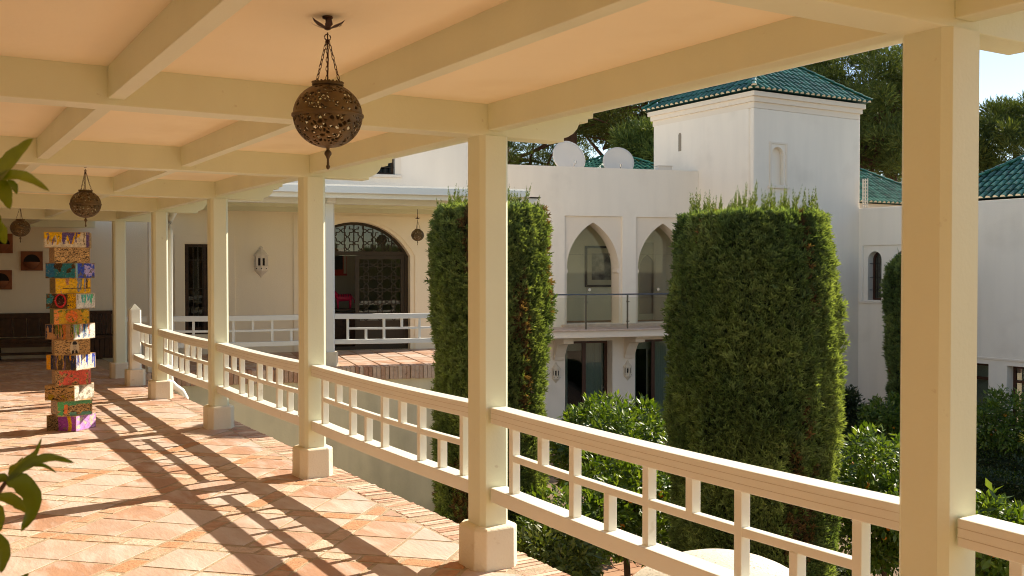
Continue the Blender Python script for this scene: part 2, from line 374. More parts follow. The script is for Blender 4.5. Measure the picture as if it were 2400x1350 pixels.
# ================================================================== VERANDA ROOF
PY = [2.10, 5.12, 8.12, 11.11, 14.07, 17.10]; PX = 2.945
roof = thing('veranda_roof', 'peach ceiling with pale beams and joists over the near gallery', 'roof', (PX, 8, 2.53))
def rb(name, mat, x0, x1, y0, y1, z0, z1, bevel=.004): return MB().box(x0 - PX, x1 - PX, y0 - 8, y1 - 8, z0 - 2.53, z1 - 2.53).build(name, mat, roof, bevel=bevel)
rb('ceiling', 'ceil', X0, 3.0, -9, 22.6, 2.712, 2.80, 0)
rb('eave_slab', 'paint', 3.0, 3.74, -9, 17.35, 2.745, 2.86, 0)
gm = MB()
gp = [(3.735, 2.86), (3.735, 2.80), (3.75, 2.77), (3.79, 2.755), (3.83, 2.77), (3.845, 2.80), (3.845, 2.86), (3.835, 2.86), (3.835, 2.80), (3.79, 2.77), (3.75, 2.80), (3.745, 2.86)]
gm.prism([(a - PX, b - 2.53) for a, b in gp], -17, 9.3, lambda u, v, w: (u, w, v)); gm.build('gutter', 'wingpaint', roof)
BY = [PY[0] - 3.02 * 2, PY[0] - 3.02] + PY + [20.1]
for y in BY:
    rb('cross_beam', 'paint', X0, 3.03, y - .085, y + .085, 2.53, 2.716)
    if y < 19:
        prof = [(3.03, 2.53), (3.44, 2.53), (3.44, 2.553), (3.47, 2.562), (3.51, 2.585), (3.54, 2.617), (3.555, 2.65), (3.56, 2.66), (3.62, 2.66), (3.62, 2.69), (3.66, 2.69), (3.66, 2.744), (3.03, 2.744)]
        m_ = MB(); m_.prism([(a - PX, b - 2.53) for a, b in prof], y - .075 - 8, y + .075 - 8, lambda u, v, w: (u, w, v)); m_.build('eave_bracket', 'paint', roof, bevel=.004)
for a, b in zip(BY[:-1], BY[1:]):
    for x in (-.17, .86, 1.885): rb('joist', 'paint', x - .038, x + .038, a + .085, b - .085, 2.56, 2.715)
    if b < 18: rb('wall_plate', 'paint', PX - .05, PX + .05, a + .085, b - .085, 2.56, 2.715)
ew = MB(); ew.box(X0 - .3, 3.3, -4.5, -4.2, -.25, 2.71)  # unseen wall, added to keep sky light off the near post faces
tag(ew.build('unseen_shade_wall', 'wall'), 'unseen cream wall added behind the camera to darken the post faces', 'wall')
iw = MB(); iw.box(X0 - .3, X0, -9, 23, -.25, 2.9)
tag(iw.build('gallery_wall', 'white'), 'plain cream inner wall of the gallery, beyond the picture edge', 'wall')

# ================================================================== POSTS
def make_post(label):
    t = thing('veranda_post', label, 'post', (PX, PY[1], 0), 0, 'square posts along the near gallery')
    MB().chsq(0, 0, .19, .026, .235, 2.53).build('shaft', 'paint', t)
    m_ = MB(); w = .295; c = .055; h = w / 2
    def ring(hh, cc, z): return [(a, b, z) for a, b in [(-hh + cc, -hh), (hh - cc, -hh), (hh, -hh + cc), (hh, hh - cc), (hh - cc, hh), (-hh + cc, hh), (-hh, hh - cc), (-hh, -hh + cc)]]
    vs = ring(h + .002, c, -.012) + ring(h, c, .06) + ring(h - .001, c, .232) + ring(h - .012, c - .003, .244) + ring(.098, .026, .247)
    fs = [(k * 8 + i, k * 8 + (i + 1) % 8, (k + 1) * 8 + (i + 1) % 8, (k + 1) * 8 + i) for k in range(4) for i in range(8)] + [tuple(range(32, 40)), tuple(range(8))[::-1]]
    m_.add(vs, fs); m_.build('plinth', 'plinth', t, bevel=.006); return t
PL = ['nearest square post, cut off by the picture bottom beside the sky patch', 'tall post with full plinth standing before the slim cypress',
      'post with plinth just below the nearest hanging globe lantern', 'third plinthed post away from the slim cypress, left of the wall lantern',
      'post beside the white downpipe, next to the stepped newel', 'farthest gallery post, beyond the stepped newel and beside the dark settle']
p0 = make_post(PL[1])
for i in (0, 2, 3, 4, 5):
    c = copy_tree(p0); c.location = (PX, PY[i], 0); c['label'] = PL[i]
    if i == 3: c['label'] = 'fourth post, between the barred window and the ceramic wall lantern'

# ================================================================== RAILINGS
def sagbar(mb, x0, x1, y0, y1, z0, z1, sag=.012, n=8):
    vs = []; fs = []
    for i in range(n + 1):
        t = i / n; y = y0 + (y1 - y0) * t; s = -sag * 4 * t * (1 - t); vs += [(x0, y, z0 + s), (x1, y, z0 + s), (x1, y, z1 + s), (x0, y, z1 + s)]
    for i in range(n):
        for k in range(4): fs.append((i * 4 + k, i * 4 + (k + 1) % 4, i * 4 + 4 + (k + 1) % 4, i * 4 + 4 + k))
    fs += [(3, 2, 1, 0), tuple(n * 4 + k for k in range(4))]; mb.add(vs, fs)
def make_railing(label, length, nbal, first, step, mat='rail', group='white railings along the near gallery', full_start=True):
    t = thing('railing', label, 'railing', (0, 0, 0), 0, group); h = length / 2
    for nm, z0, z1, w in (('top_rail', .852, .945, .11), ('middle_rail', .655, .694, .046), ('bottom_rail', .393, .476, .11)):
        e = 0 if nm != 'middle_rail' else first
        m_ = MB(); sagbar(m_, -w / 2, w / 2, -h + e, (h - e if nm != 'middle_rail' else -h + first + (nbal - 1) * step), z0, z1); m_.build(nm, mat, t, bevel=.005)
        if nm == 'top_rail':
            for zz in (.883, .914):
                g_ = MB(); sagbar(g_, -w / 2 - .0012, -w / 2 + .002, -h, h, zz, zz + .002); g_.build('groove', 'groove' if mat == 'rail' else mat, t.children[-1])
    for i in range(nbal):
        y = -h + first + i * step; k = i % 4; s = -.012 * 4 * ((y + h) / length) * (1 - (y + h) / length)
        z0, z1 = (.470, .858) if k in (0, 2) else ((.470, .66) if k == 1 else (.69, .858))
        MB().box(-.0255, .0255, y - .0215, y + .0215, z0 + s, z1 + s).build('baluster', mat, t, bevel=.003)
    return t
L3 = 3.0 - .19
r0 = make_railing('white railing panel in front of the broad cypress, nearest whole one', L3, 9, .212, .302)
RL = ['white railing panel rising from the terrace between the two nearest plinths', 'white railing panel before the terrace retaining wall, between third and fourth posts', 'white railing panel beside the tall painted box sculpture, ending at the downpipe']
r0.location = (2.955, (PY[0] + PY[1]) / 2, 0); r0['label'] = 'nearest whole railing panel, crossing the broad cypress and the domed turret'
for i in range(1, 4):
    c = copy_tree(r0); c.location = (2.955, (PY[i] + PY[i + 1]) / 2, 0); c['label'] = RL[i - 1]
c = copy_tree(r0); c.location = (2.955, PY[0] - 1.51, 0); c['label'] = 'railing end cut off at the lower corner, beyond the nearest post'
rs = make_railing('short white railing panel tied to the stepped newel post', 1.56, 4, .26, .302); rs.location = (2.955, 14.95, 0)
nw = thing('newel_post', 'short white newel with stepped pyramid cap on a plinth', 'post', (PX, 15.85, 0))
MB().chsq(0, 0, .17, .025, .235, 1.14).build('shaft', 'rail', nw)
cp = MB()
for k, w in enumerate((.15, .12, .09, .06, .03)): cp.box(-w / 2, w / 2, -w / 2, w / 2, 1.138 + .018 * k, 1.156 + .018 * k)
cp.build('stepped_cap', 'rail', nw)
MB().chsq(0, 0, .27, .04, -.012, .24).build('plinth', 'plinth', nw, bevel=.006)
dp = MB(); dp.tube([(3.3, 14.44, 2.77), (3.29, 14.44, 2.66), (3.22, 14.44, 2.56), (3.16, 14.44, 2.45), (3.15, 14.44, 2.3), (3.15, 14.44, .25), (3.16, 14.44, .17), (3.22, 14.44, .10), (3.31, 14.44, .03), (3.36, 14.44, -.07), (3.375, 14.44, -.2), (3.375, 14.44, GZ)], .045, 12)
d_ = dp.build('downpipe', 'wingpaint', None, smooth=True); tag(d_, 'white rain downpipe with swan-neck bends behind the gallery post', 'downpipe')

# ================================================================== GLOBE LANTERNS
def make_globe():
    t = thing('globe_lantern', 'x', 'lantern', (1.375, 3.61, 2.71), 0, 'pierced metal globe lanterns')
    bm = bmesh.new(); bmesh.ops.create_icosphere(bm, subdivisions=6, radius=1)
    C_ = np.array([f.calc_center_median() for f in bm.faces]); k = rng.normal(size=(760, 3)); k = unit(k)
    d = C_ @ k.T; i2 = np.argsort(-d, 1)[:, :2]; d1 = np.arccos(np.clip(np.take_along_axis(d, i2, 1), -1, 1)); gap = d1[:, 1] - d1[:, 0]
    solid = rng.random(760) < .10
    lat = C_[:, 2]
    hole = (gap > .027) & (d1[:, 0] < .075) & ~solid[i2[:, 0]] & (np.abs(lat) > .07) & (lat < .86) & (lat > -.93)
    top = (lat > .9)
    bmesh.ops.delete(bm, geom=[f for f, h, tt in zip(list(bm.faces), hole, top) if h or tt], context='FACES')
    for v in bm.verts:
        v.co.x *= .131; v.co.y *= .131; v.co.z *= .122
    me = bpy.data.meshes.new('globe'); bm.to_mesh(me); bm.free(); me.materials.append(M['brass'])
    me.polygons.foreach_set('use_smooth', [True] * len(me.polygons))
    gl = link('globe', me, t); gl.location = (0, 0, -.375)
    so = gl.modifiers.new('thick', 'SOLIDIFY'); so.thickness = .003
    gl.scale = (1, 1, 1)
    m_ = MB(); m_.lathe([(.130, -.009), (.136, -.004), (.136, .004), (.130, .009)], 48, (0, 0, -.375)); m_.build('waist_band', 'brass', t, smooth=True)
    m_ = MB(); m_.lathe([(.055, .112), (.06, .115), (.058, .124), (.05, .126), (.05, .11)], 32, (0, 0, -.375))
    for k in range(24):
        a = k * math.pi / 12; m_.lathe([(0, -.004), (.004, -.002), (.004, .002), (0, .004)], 6, (.057 * math.cos(a), .057 * math.sin(a), -.25))
    m_.build('collar', 'brass', t, smooth=True)
    m_ = MB(); m_.lathe([(.0, -.205), (.006, -.2), (.008, -.192), (.005, -.186), (.0045, -.165), (.008, -.155), (.014, -.146), (.013, -.138), (.006, -.130), (.006, -.124), (.016, -.119), (.03, -.112)], 14, (0, 0, -.375)); m_.build('finial', 'brass', t, smooth=True)
    ch = MB()
    for k in range(3):
        a = 2.2 + k * 2.094; A = Vector((.052 * math.cos(a), .052 * math.sin(a), -.25)); B = Vector((.004 * math.cos(a), .004 * math.sin(a), -.088)); n = 9
        dirv = (B - A).normalized()
        for j in range(n):
            c0 = A + (B - A) * (j + .5) / n; u = dirv.cross(Vector((math.cos(a + j * 1.57), math.sin(a + j * 1.57), .1))).normalized()
            hl = (B - A).length / n * .62; pts = []
            for q in range(11):
                w = 2 * math.pi * q / 10; pts.append(c0 + dirv * hl * math.sin(w) + u * .0045 * math.cos(w))
            ch.tube(pts, .0016, 5, cap=False)
    ch.tube([(0, .002, -.25), (.002, 0, -.16), (0, 0, -.06)], .0025, 6)
    ch.tube([(.0 + .012 * math.sin(w), 0, -.078 + .012 * math.cos(w)) for w in np.linspace(.7, 6.6, 14)], .0022, 6)
    ch.build('chain', 'rust', t)
    m_ = MB(); m_.lathe([(.02, 0), (.02, -.006), (.008, -.012), (.006, -.035), (.012, -.04), (.012, -.048), (0, -.052)], 12)
    for k in range(6):
        a = k * math.pi / 3 + .3; da = .36
        for r0_, r1_, z0, z1, w0, w1 in ((.008, .035, -.046, -.036, .012, .03), (.035, .058, -.036, -.026, .03, .016), (.058, .07, -.026, -.016, .016, .002)):
            e = Vector((math.cos(a), math.sin(a), 0)); s_ = Vector((-math.sin(a), math.cos(a), 0))
            m_.add([e * r0_ - s_ * w0 / 2 + Vector((0, 0, z0)), e * r0_ + s_ * w0 / 2 + Vector((0, 0, z0)), e * r1_ + s_ * w1 / 2 + Vector((0, 0, z1)), e * r1_ - s_ * w1 / 2 + Vector((0, 0, z1))], [(0, 1, 2, 3)])
    m_.build('leaf_rose', 'rust', t); return t
gl0 = make_globe(); gl0['label'] = 'large pierced brass globe lantern on chains, nearest on the ceiling'
for (x, y, z, l) in ((1.375, 9.61, 2.71, 'middle pierced globe lantern, hanging above the painted box sculpture'), (1.375, 15.6, 2.71, 'small far globe lantern near the terracotta wall planters'),
                     (*wing(2.05, 1.75, 2.83), 'globe lantern in front of the arched lattice door')):
    c = copy_tree(gl0); c.location = (x, y, z); c['label'] = l; c.rotation_euler = (0, 0, random.uniform(0, 6))
lg = c
rod = MB(); rod.tube([(0, 0, 0), (0, 0, .32)], .006, 6); rod.build('rod', 'rust', lg)

# ================================================================== PAINTED BOX SCULPTURE
def C(h): h = h.lstrip('#'); return np.array([(int(h[i:i + 2], 16) / 255) ** 2.2 for i in (0, 2, 4)])
TAN, BRN, DK = C('c49a62'), C('4a3018'), C('22160c')
def lerp(a, b, t): t = np.clip(t, 0, 1)[:, None]; return a * (1 - t) + b * t
def marble(u, v, s, base=TAN, ink=BRN, th=.5, fx=3., fy=9.):
    P = np.stack([u * fx, v * fy, np.full_like(u, s * 3.7)], 1); w = fbm(P, s); P2 = np.stack([u * fx * 1.5 + w * 5, v * fy * .9 + w * 3, np.full_like(u, s)], 1)
    k = np.abs(np.sin((fbm(P2, s + 3) * 9 + v * 3) * 2.2)); return lerp(np.tile(base, (len(u), 1)), np.tile(ink, (len(u), 1)), (k < th) * 1.)
def drips(u, v, s, bg, cols, n=22, lo=.1, hi=.95):
    out = np.tile(bg, (len(u), 1)); rs_ = np.random.default_rng(s)
    for i in range(n):
        c0 = rs_.random(); w = .012 + .04 * rs_.random() ** 2; ln = 1 - (lo + (hi - lo) * rs_.random()); col = cols[rs_.integers(len(cols))]
        wob = .01 * np.sin(v * 9 + i); hit = (np.abs(u - c0 - wob) < w * (1 + .5 * (v > .75))) & (v > ln); out[hit] = col
    return out
def blotch(out, u, v, s, col, th=.55, f=4., rect=None):
    n_ = fbm(np.stack([u * f * 1.6, v * f, np.full_like(u, s * 1.3)], 1), s); hit = n_ > th
    if rect: hit &= (u > rect[0] + .08 * (n_ - .5)) & (u < rect[1] + .2 * (n_ - .5)) & (v > rect[2] + .3 * (n_ - .5)) & (v < rect[3] + .3 * (n_ - .5))
    out[hit] = col; return out
YEL, WHT, PUR, NAV, TEAL, BLU, LIL, ORG, GRN, RED, COR, OLV, MAUVE = [C(x) for x in ('e8b41c', 'd8cdb8', '5d4a86', '1d2c4e', '1c8090', '1f3fa8', 'b9a3cc', 'e8812c', '4f9a4a', 'd8303c', 'e2574a', '8d7c24', '9a3fa0')]
def f_top(u, v):
    o = drips(u, v, 3, WHT, [YEL, YEL, PUR, C('8a7a60'), C('c8a030')], 34); o[(v > .45 + .5 * np.abs(np.sin(u * 17))) & (u < .38)] = YEL
    o[(v > .5 + .3 * np.sin(u * 40)) & (u > .4) & (u < .68)] = PUR; o[(u > .92)] = PUR; return o
def f3l(u, v): o = marble(u, v, 5, C('5a4428'), DK, .5); o = blotch(o, u, v, 2, TEAL, .47, 4); return blotch(o, u, v, 8, C('1c6fa0'), .35, 3, (-.1, .3, .1, 1))
def f3r(u, v): o = np.tile(BLU, (len(u), 1)); o = blotch(o, u, v, 4, LIL, .5, 4, (.45, 1.2, .1, 1.2)); o = blotch(o, u, v, 9, C('6e5a48'), .6, 5); o[u < .1] = C('7fb0a8'); return o
def f4(u, v): o = drips(u, v, 14, YEL, [C('c08468'), C('8890a0'), BRN, YEL, C('6d7f86')], 15, .3, 1.1); o[(np.abs(v - .35) < .03) & (u > .2)] = BRN; return o
def f5l(u, v):
    o = marble(u, v, 7, C('5e4524'), DK, .55); o = blotch(o, u, v, 3, TEAL, .42, 4, (-.2, .25, -.2, 1.2)); k = (u > .72); o[k] = marble(u[k], v[k], 9, YEL, BRN, .35)
    r = ((u - .48) / .19) ** 2 + ((v - .53) / .46) ** 2; o[r < 1] = RED; r2 = ((u - .48) / .135) ** 2 + ((v - .55) / .35) ** 2; o[r2 < 1] = DK
    r3 = ((u - .48) / .09) ** 2 + ((v - .45) / .2) ** 2; o[r3 < 1] = C('4c1c1a'); return o
def f5r(u, v): o = drips(u, v, 21, C('e0d6c2'), [C('57b0a4'), C('3fb878'), C('8d7a62'), C('cfc4ae')], 18, .2, .9); o[(u < .06) | (v < .06) | (v > .94)] = C('d9cbb0'); return o
def f6(u, v): o = lerp(np.tile(C('d8902c'), (len(u), 1)), np.tile(C('c8a818'), (len(u), 1)), fbm(np.stack([u * 8, v * 3, u * 0], 1), 4) * 2 - .5); r = ((u - .5) / .17) ** 2 + ((v - .5) / .4) ** 2; o[r < 1] = C('e8742c'); o[u < .14] = C('ec8c48'); return blotch(o, u, v, 6, C('6d7420'), .6, 7)
def f7l(u, v): return drips(u, v, 31, C('b98a5e'), [C('5d6a20'), NAV, C('2a2a20'), C('8a8f28'), C('3d2a1c'), C('d07a3c')], 22, .3, 1.1)
def f7r(u, v): return drips(u, v, 33, C('e6e0d4'), [C('46658f'), C('7f9ab8'), C('88a44c'), C('32486e'), C('d88a60')], 18, .3, 1.)
def f8(u, v):
    o = marble(u, v, 12, TAN, BRN, .48); cx = .56; r = ((u - cx) / .13) ** 2 + ((v - .42) / .5) ** 2; o[(r < 1) & (v > .06)] = C('cdb894')
    o[(((u - cx) / .085) ** 2 + ((v - .12) / .24) ** 2 < 1) & (v > .06)] = C('231d18'); o[((u - cx) / .052) ** 2 + ((v - .5) / .27) ** 2 < 1] = C('b8a58a')
    o[(((u - cx - .003) / .064) ** 2 + ((v - .72) / .17) ** 2 < 1) & (v > .64)] = C('1c1612'); o[(np.abs(np.abs(u - cx) - .02) < .009) & (np.abs(v - .53) < .025)] = C('2a2018')
    o[(np.abs(u - cx) < .018) & (np.abs(v - .34) < .018)] = C('50382c'); o[(np.abs(u - cx) < .014) & (v > .1) & (v < .25)] = C('c8b498'); return o
def f9l(u, v): o = drips(u, v, 41, C('5a4a34'), [NAV, C('d8901c'), C('2c3458'), C('c49a40'), C('6b5a72')], 26, .3, 1.1); o[(u < .15) & (v > .05)] = C('e09a18'); return o
def f9r(u, v): return drips(u, v, 43, C('ddd6c8'), [C('2f48a8'), C('c8902c'), C('6f8fc0'), C('7a5a48'), C('2f48a8')], 16, .4, 1.)
def f10(u, v): o = marble(u, v, 17, TAN, BRN, .6, 4, 6); o = blotch(o, u, v, 5, C('e2604e'), .42, 3.4, (.1, .95, -.2, 1.2)); o[u > .92] = C('c8656a'); return o
def f11l(u, v): o = marble(u, v, 23, TAN, DK, .42, 1.2, 3.); o = blotch(o, u, v, 7, C('a3861f'), .46, 3, (.1, 1, -.1, .35)); return o
def f11r(u, v): return blotch(np.tile(C('ddd4c4'), (len(u), 1)), u, v, 9, C('a39a88'), .55, 6)
def f12(u, v): o = marble(u, v, 27, TAN, BRN, .55, 3, 4); o = blotch(o, u, v, 3, C('4ea05a'), .3, 3, (.02, .2, .1, 1)); o = blotch(o, u, v, 4, C('56a06c'), .3, 3, (.2, 1., .72, 1.1)); o = blotch(o, u, v, 5, C('5f9c86'), .35, 3, (.35, 1.1, -.2, .25)); return blotch(o, u, v, 6, C('e2783c'), .2, 2, (.2, .3, .2, .75))
def f13l(u, v): o = marble(u, v, 29, C('8d744e'), DK, .5, 4, 5); o = blotch(o, u, v, 5, MAUVE, .3, 3, (.4, 1.2, -.2, 1.2)); o[(np.abs(u - .77 - .03 * np.sin(v * 4)) < .06)] = C('d8a418'); return o
def f13r(u, v): return blotch(np.tile(C('c993da'), (len(u), 1)), u, v, 7, C('cfc6b4'), .6, 4)
def plain(s, a=TAN, b=BRN, th=.5): return lambda u, v: marble(u, v, s, a, b, th, 3, 5)
def edged(fn):
    def w(u, v):
        o = fn(u, v).copy(); e = (u < .025) | (u > .975) | (v < .05) | (v > .95); o[e] = o[e] * .5 + TAN * .35
        if fn is f8: return o
        P = np.stack([u * 9, v * 6, np.full_like(u, 4.1)], 1); g_ = fbm(P * 2.2, 33); o *= (.62 + .7 * g_)[:, None]; k = (np.abs(np.sin(fbm(P, 35) * 26 + u * 7)) < .16) & (fbm(P * .5, 37) > .46); o[k] = o[k] * .25 + DK * .7
        k = fbm(P * 3, 39) > .72; o[k] = o[k] * .3 + C('cdbb98') * .6; return o
    return w
SB = .356; SH = .1655
spec = [('purple box with a yellow stripe, the lowest', 1, f13l, f13r), ('tan box with green and orange patches', 0, f12, plain(61)), ('swirled black and tan box with a white side', 1, f11l, f11r), ('coral red box', 0, f10, plain(62)),
        ('box with blue and ochre drips', 1, f9l, f9r), ('wood-grain box with a small portrait of a man', 0, f8, plain(63)), ('box with dark and blue drips', 1, f7l, f7r), ('orange and yellow box', 0, f6, plain(64, C('6a7a28'), C('3d4a18'))),
        ('box with a head outlined in red', 1, f5l, f5r), ('yellow box with brown strokes', 0, f4, plain(65, C('8a7428'), BRN)), ('teal and blue box', 1, f3l, f3r), ('wood-grain box in tan and brown', 0, plain(19, C('d2ab74'), BRN, .5), plain(66)), ('white box with yellow and purple drips, the topmost', 2, f_top, plain(67, C('6a5a88'), WHT))]
sc = thing('box_sculpture', 'tall totem of thirteen stacked painted boxes standing on the sunlit tiles', 'sculpture', (1.525, 11.84, 0))
for i, (lb, kind, fa, fb) in enumerate(spec):
    rz = R({0: 1.5, 1: -43.5, 2: -9}[kind] + random.uniform(-3.5, 3.5)); V = []; F = []; Cc = []; s_ = SB * (1 if kind != 2 else 1.27); h = s_ / 2; hd = h if kind != 2 else .19
    fb2 = fb
    for fi, (o_, ux, fn) in enumerate(((Vector((-h, -hd, 0)), Vector((1, 0, 0)), fa), (Vector((h, -hd, 0)), Vector((0, 1, 0)), fb if kind == 1 else plain(70 + i)), (Vector((-h, hd, 0)), Vector((0, -1, 0)), fb if kind != 1 else plain(80 + i)), (Vector((h, hd, 0)), Vector((-1, 0, 0)), plain(90 + i)))):
        nu, nv = (72, 36); wd = 2 * h if fi in (0, 3) else 2 * hd
        uu, vv = np.meshgrid(np.linspace(0, 1, nu + 1), np.linspace(0, 1, nv + 1)); u = uu.ravel(); v = vv.ravel()
        b0 = len(V); warp = .004 * (fbm(np.stack([u * 3, v * 2, np.full_like(u, i * 5 + fi)], 1)) - .5)
        nrm = ux.cross(Vector((0, 0, 1)))
        edgew = np.minimum(np.minimum(u, 1 - u), np.minimum(v, 1 - v)) * 8; warp = warp * np.clip(edgew, 0, 1)
        for a, b, w_ in zip(u, v, warp): V.append(tuple(o_ + ux * (a * wd) + Vector((0, 0, b * SH)) + nrm * w_))
        Cc.append(edged(fn)(u, v)); k = np.arange(nu * nv); r_, c_ = k // nu, k % nu; q = b0 + r_ * (nu + 1) + c_
        F.append(np.stack([q, q + 1, q + nu + 2, q + nu + 1], 1))
    b0 = len(V)
    for z in (0, SH): V += [(-h, -hd, z), (h, -hd, z), (h, hd, z), (-h, hd, z)]
    Cc.append(np.tile(TAN * .8, (8, 1))); F.append(np.array([[b0 + 3, b0 + 2, b0 + 1, b0], [b0 + 4, b0 + 5, b0 + 6, b0 + 7]]))
    o = fast('painted_box', np.array(V), np.concatenate(F), 'paintbox', sc, np.concatenate(Cc)); o['label'] = lb
    o.location = (random.uniform(-.012, .012), random.uniform(-.012, .012), i * SH + .001); o.rotation_euler = (0, 0, rz)

# ================================================================== WING: floor, wall, roof, rails
wf = MB(); wf.prism([(-3.35, -.40), (3.9, -.40), (3.9, 3.5), (-3.35, 3.5)], -.22, -.012)
wfl = wf.build('wing_floor', 'mortar', kind='structure'); wfl.location = WO; wfl.rotation_euler = (0, 0, WW)
tf = MB()
for i in range(17):
    for j in range(9):
        x = -3.3 + i * .42; y = -.13 + j * .42
        if x > 3.4 or y > 3.1: continue
        o = None; mb = MB(); slab(mb, [(-.198, -.198), (.198, -.198), (.198, .198), (-.198, .198)], 0, .03, .006, .003)
        if x < -2: slab(tf, [(x + .01, y + .01), (x + .41, y + .01), (x + .41, y + .41), (x + .01, y + .41)], random.uniform(-.003, .003), .03); continue
        o = mb.build('tile', 'tile', wfl); o.location = (x + .21, y + .21, random.uniform(-.003, .003))
tf.build('tile_field', 'tile', wfl, kind='stuff')
pb = None
for i in range(92):
    x = -3.3 + i * .078
    if pb is None: mb = MB(); mb.box(-.034, .034, -.14, .14, -.24, 0); pb = mb.build('edging_brick', 'edge', wfl, bevel=.006); o = pb
    else: o = pb.copy(); COL.objects.link(o)
    o.location = (x, -.285 + random.uniform(-.008, .008), random.uniform(-.006, .006)); o.rotation_euler = (0, 0, random.gauss(0, .02))
ww = MB(); ww.box(-3.5, 3.85, -.37, -.1, GZ - .05, -.24)
o = ww.build('wing_terrace_wall', 'retain'); o.location = WO; o.rotation_euler = (0, 0, WW); tag(o, 'plain retaining wall under the brick edge of the far wing', 'wall')
# main house wall of the wing
def arc(cx, hw, zs, rise, n=20):                                     # segmental arch from right to left
    Rr = (hw * hw + rise * rise) / (2 * rise); a = math.asin(min(1, hw / Rr)); return [(cx + Rr * math.sin(t), zs + rise - Rr + Rr * math.cos(t)) for t in np.linspace(a, -a, n)]
WN = 3.4; DC, DH, DS, DR = 1.06, 1.20, 2.05, .74
hw_ = thing('wing_house', 'cream house wing with arched lattice door, barred windows and white upper wall', 'house', WO, WW)
door_o = [(DC - DH, -.02), (DC + DH, -.02)] + arc(DC, DH, DS, DR)
win_o = [(-2.48, .4), (-1.68, .4), (-1.68, 2.28), (-2.48, 2.28)]
mpw = lambda u, v, w: (u, w, v)
m_ = MB(); m_.holed([(-9, -.25), (3.9, -.25), (3.9, 3.2), (-9, 3.2)], [door_o, win_o], WN, WN + .32, mpw); m_.build('wall', 'wall', hw_)
up_o = [(1.12, 3.83), (1.93, 3.83), (1.93, 5.0), (1.12, 5.0)]
m_ = MB(); m_.holed([(-9, 3.2), (3.9, 3.2), (3.9, 6.6), (-9, 6.6)], [up_o], WN, WN + .35, mpw); m_.build('upper_wall', 'white', hw_)
m_ = MB(); m_.box(3.55, 3.9, WN + .36, 11, GZ, 6.6); m_.box(-9, 3.54, 11, 11.3, -.25, 6.6); m_.box(-9, 3.54, WN + .36, 11, 6.4, 6.6); m_.build('side_wall', 'white', hw_)
m_ = MB(); m_.box(-8.9, 3.5, WN + .33, 10.9, -.24, -.03); m_.build('room_floor', 'path', hw_)
m_ = MB(); m_.holed([(DC - 1.34, 0), (DC + 1.34, 0), (DC + 1.34, 2.92), (DC - 1.34, 2.92)], [[(DC - DH - .1, 0.001), (DC + DH + .1, .001)] + arc(DC, DH + .1, DS, DR + .06)], WN - .025, WN - .002, mpw); m_.build('door_surround', 'wall', hw_, bevel=.006)
m_ = MB(); m_.holed([(-2.68, .2), (-1.48, .2), (-1.48, 2.46), (-2.68, 2.46)], [[(-2.5, .38), (-1.66, .38), (-1.66, 2.3), (-2.5, 2.3)]], WN - .03, WN - .002, mpw); m_.build('window_surround', 'wall', hw_, bevel=.005)
def grille(parent, a0, a1, z0, z1, n, nb, bars, hb, t=.014, mat='iron'):
    for i in range(bars):
        x = a0 + (a1 - a0) * (i + .5) / bars; MB().box(x - t / 2, x + t / 2, n - t / 2, n + t / 2, z0, z1).build('bar', mat, parent)
    for z in hb: MB().box(a0, a1, n - t, n + t, z - t / 2, z + t / 2).build('crossbar', mat, parent)
def window(parent, a0, a1, z0, z1, n, mat='wood', frame=.06, mull=1, glass='dimglass'):
    w = MB(); w.holed([(a0, z0), (a1, z0), (a1, z1), (a0, z1)], [[(a0 + frame, z0 + frame), (a1 - frame, z0 + frame), (a1 - frame, z1 - frame), (a0 + frame, z1 - frame)]], n, n + .06, mpw)
    for k in range(mull): x = a0 + (a1 - a0) * (k + 1) / (mull + 1); w.box(x - .03, x + .03, n + .005, n + .055, z0 + frame - .005, z1 - frame + .005)
    f = w.build('window', mat, parent); MB().box(a0 + frame - .01, a1 - frame + .01, n + .028, n + .034, z0 + frame - .01, z1 - frame + .01).build('pane', glass, f); return f
f = window(hw_, -2.48, -1.68, .4, 2.28, WN + .2); grille(f, -2.46, -1.70, .42, 2.26, WN + .1, 0, 8, (.75, 1.35, 1.95))
MB().box(-2.46, -1.7, WN + .45, WN + .5, .4, 2.28).build('dark_backing', 'wood', f)  # dark board in place of the shaded room behind the bars
f = window(hw_, 1.12, 1.93, 3.83, 5.0, WN + .2); grille(f, 1.14, 1.91, 3.85, 4.98, WN + .08, 0, 6, (4.0, 4.2, 4.5)); MB().box(1.1, 1.95, WN + .45, WN + .5, 3.8, 5).build('dark_backing', 'dark', f)  # near-black sheet at the back stands for the unlit room
MB().box(1.02, 2.06, WN - .06, WN + .1, 3.77, 3.83).build('window_sill', 'white2', hw_, bevel=.005)
m_ = MB(); m_.holed([(1.02, 3.832), (2.05, 3.832), (2.05, 5.1), (1.02, 5.1)], [[(1.13, 3.84), (1.92, 3.84), (1.92, 4.99), (1.13, 4.99)]], WN - .02, WN - .002, mpw); m_.build('window_surround', 'white2', hw_)
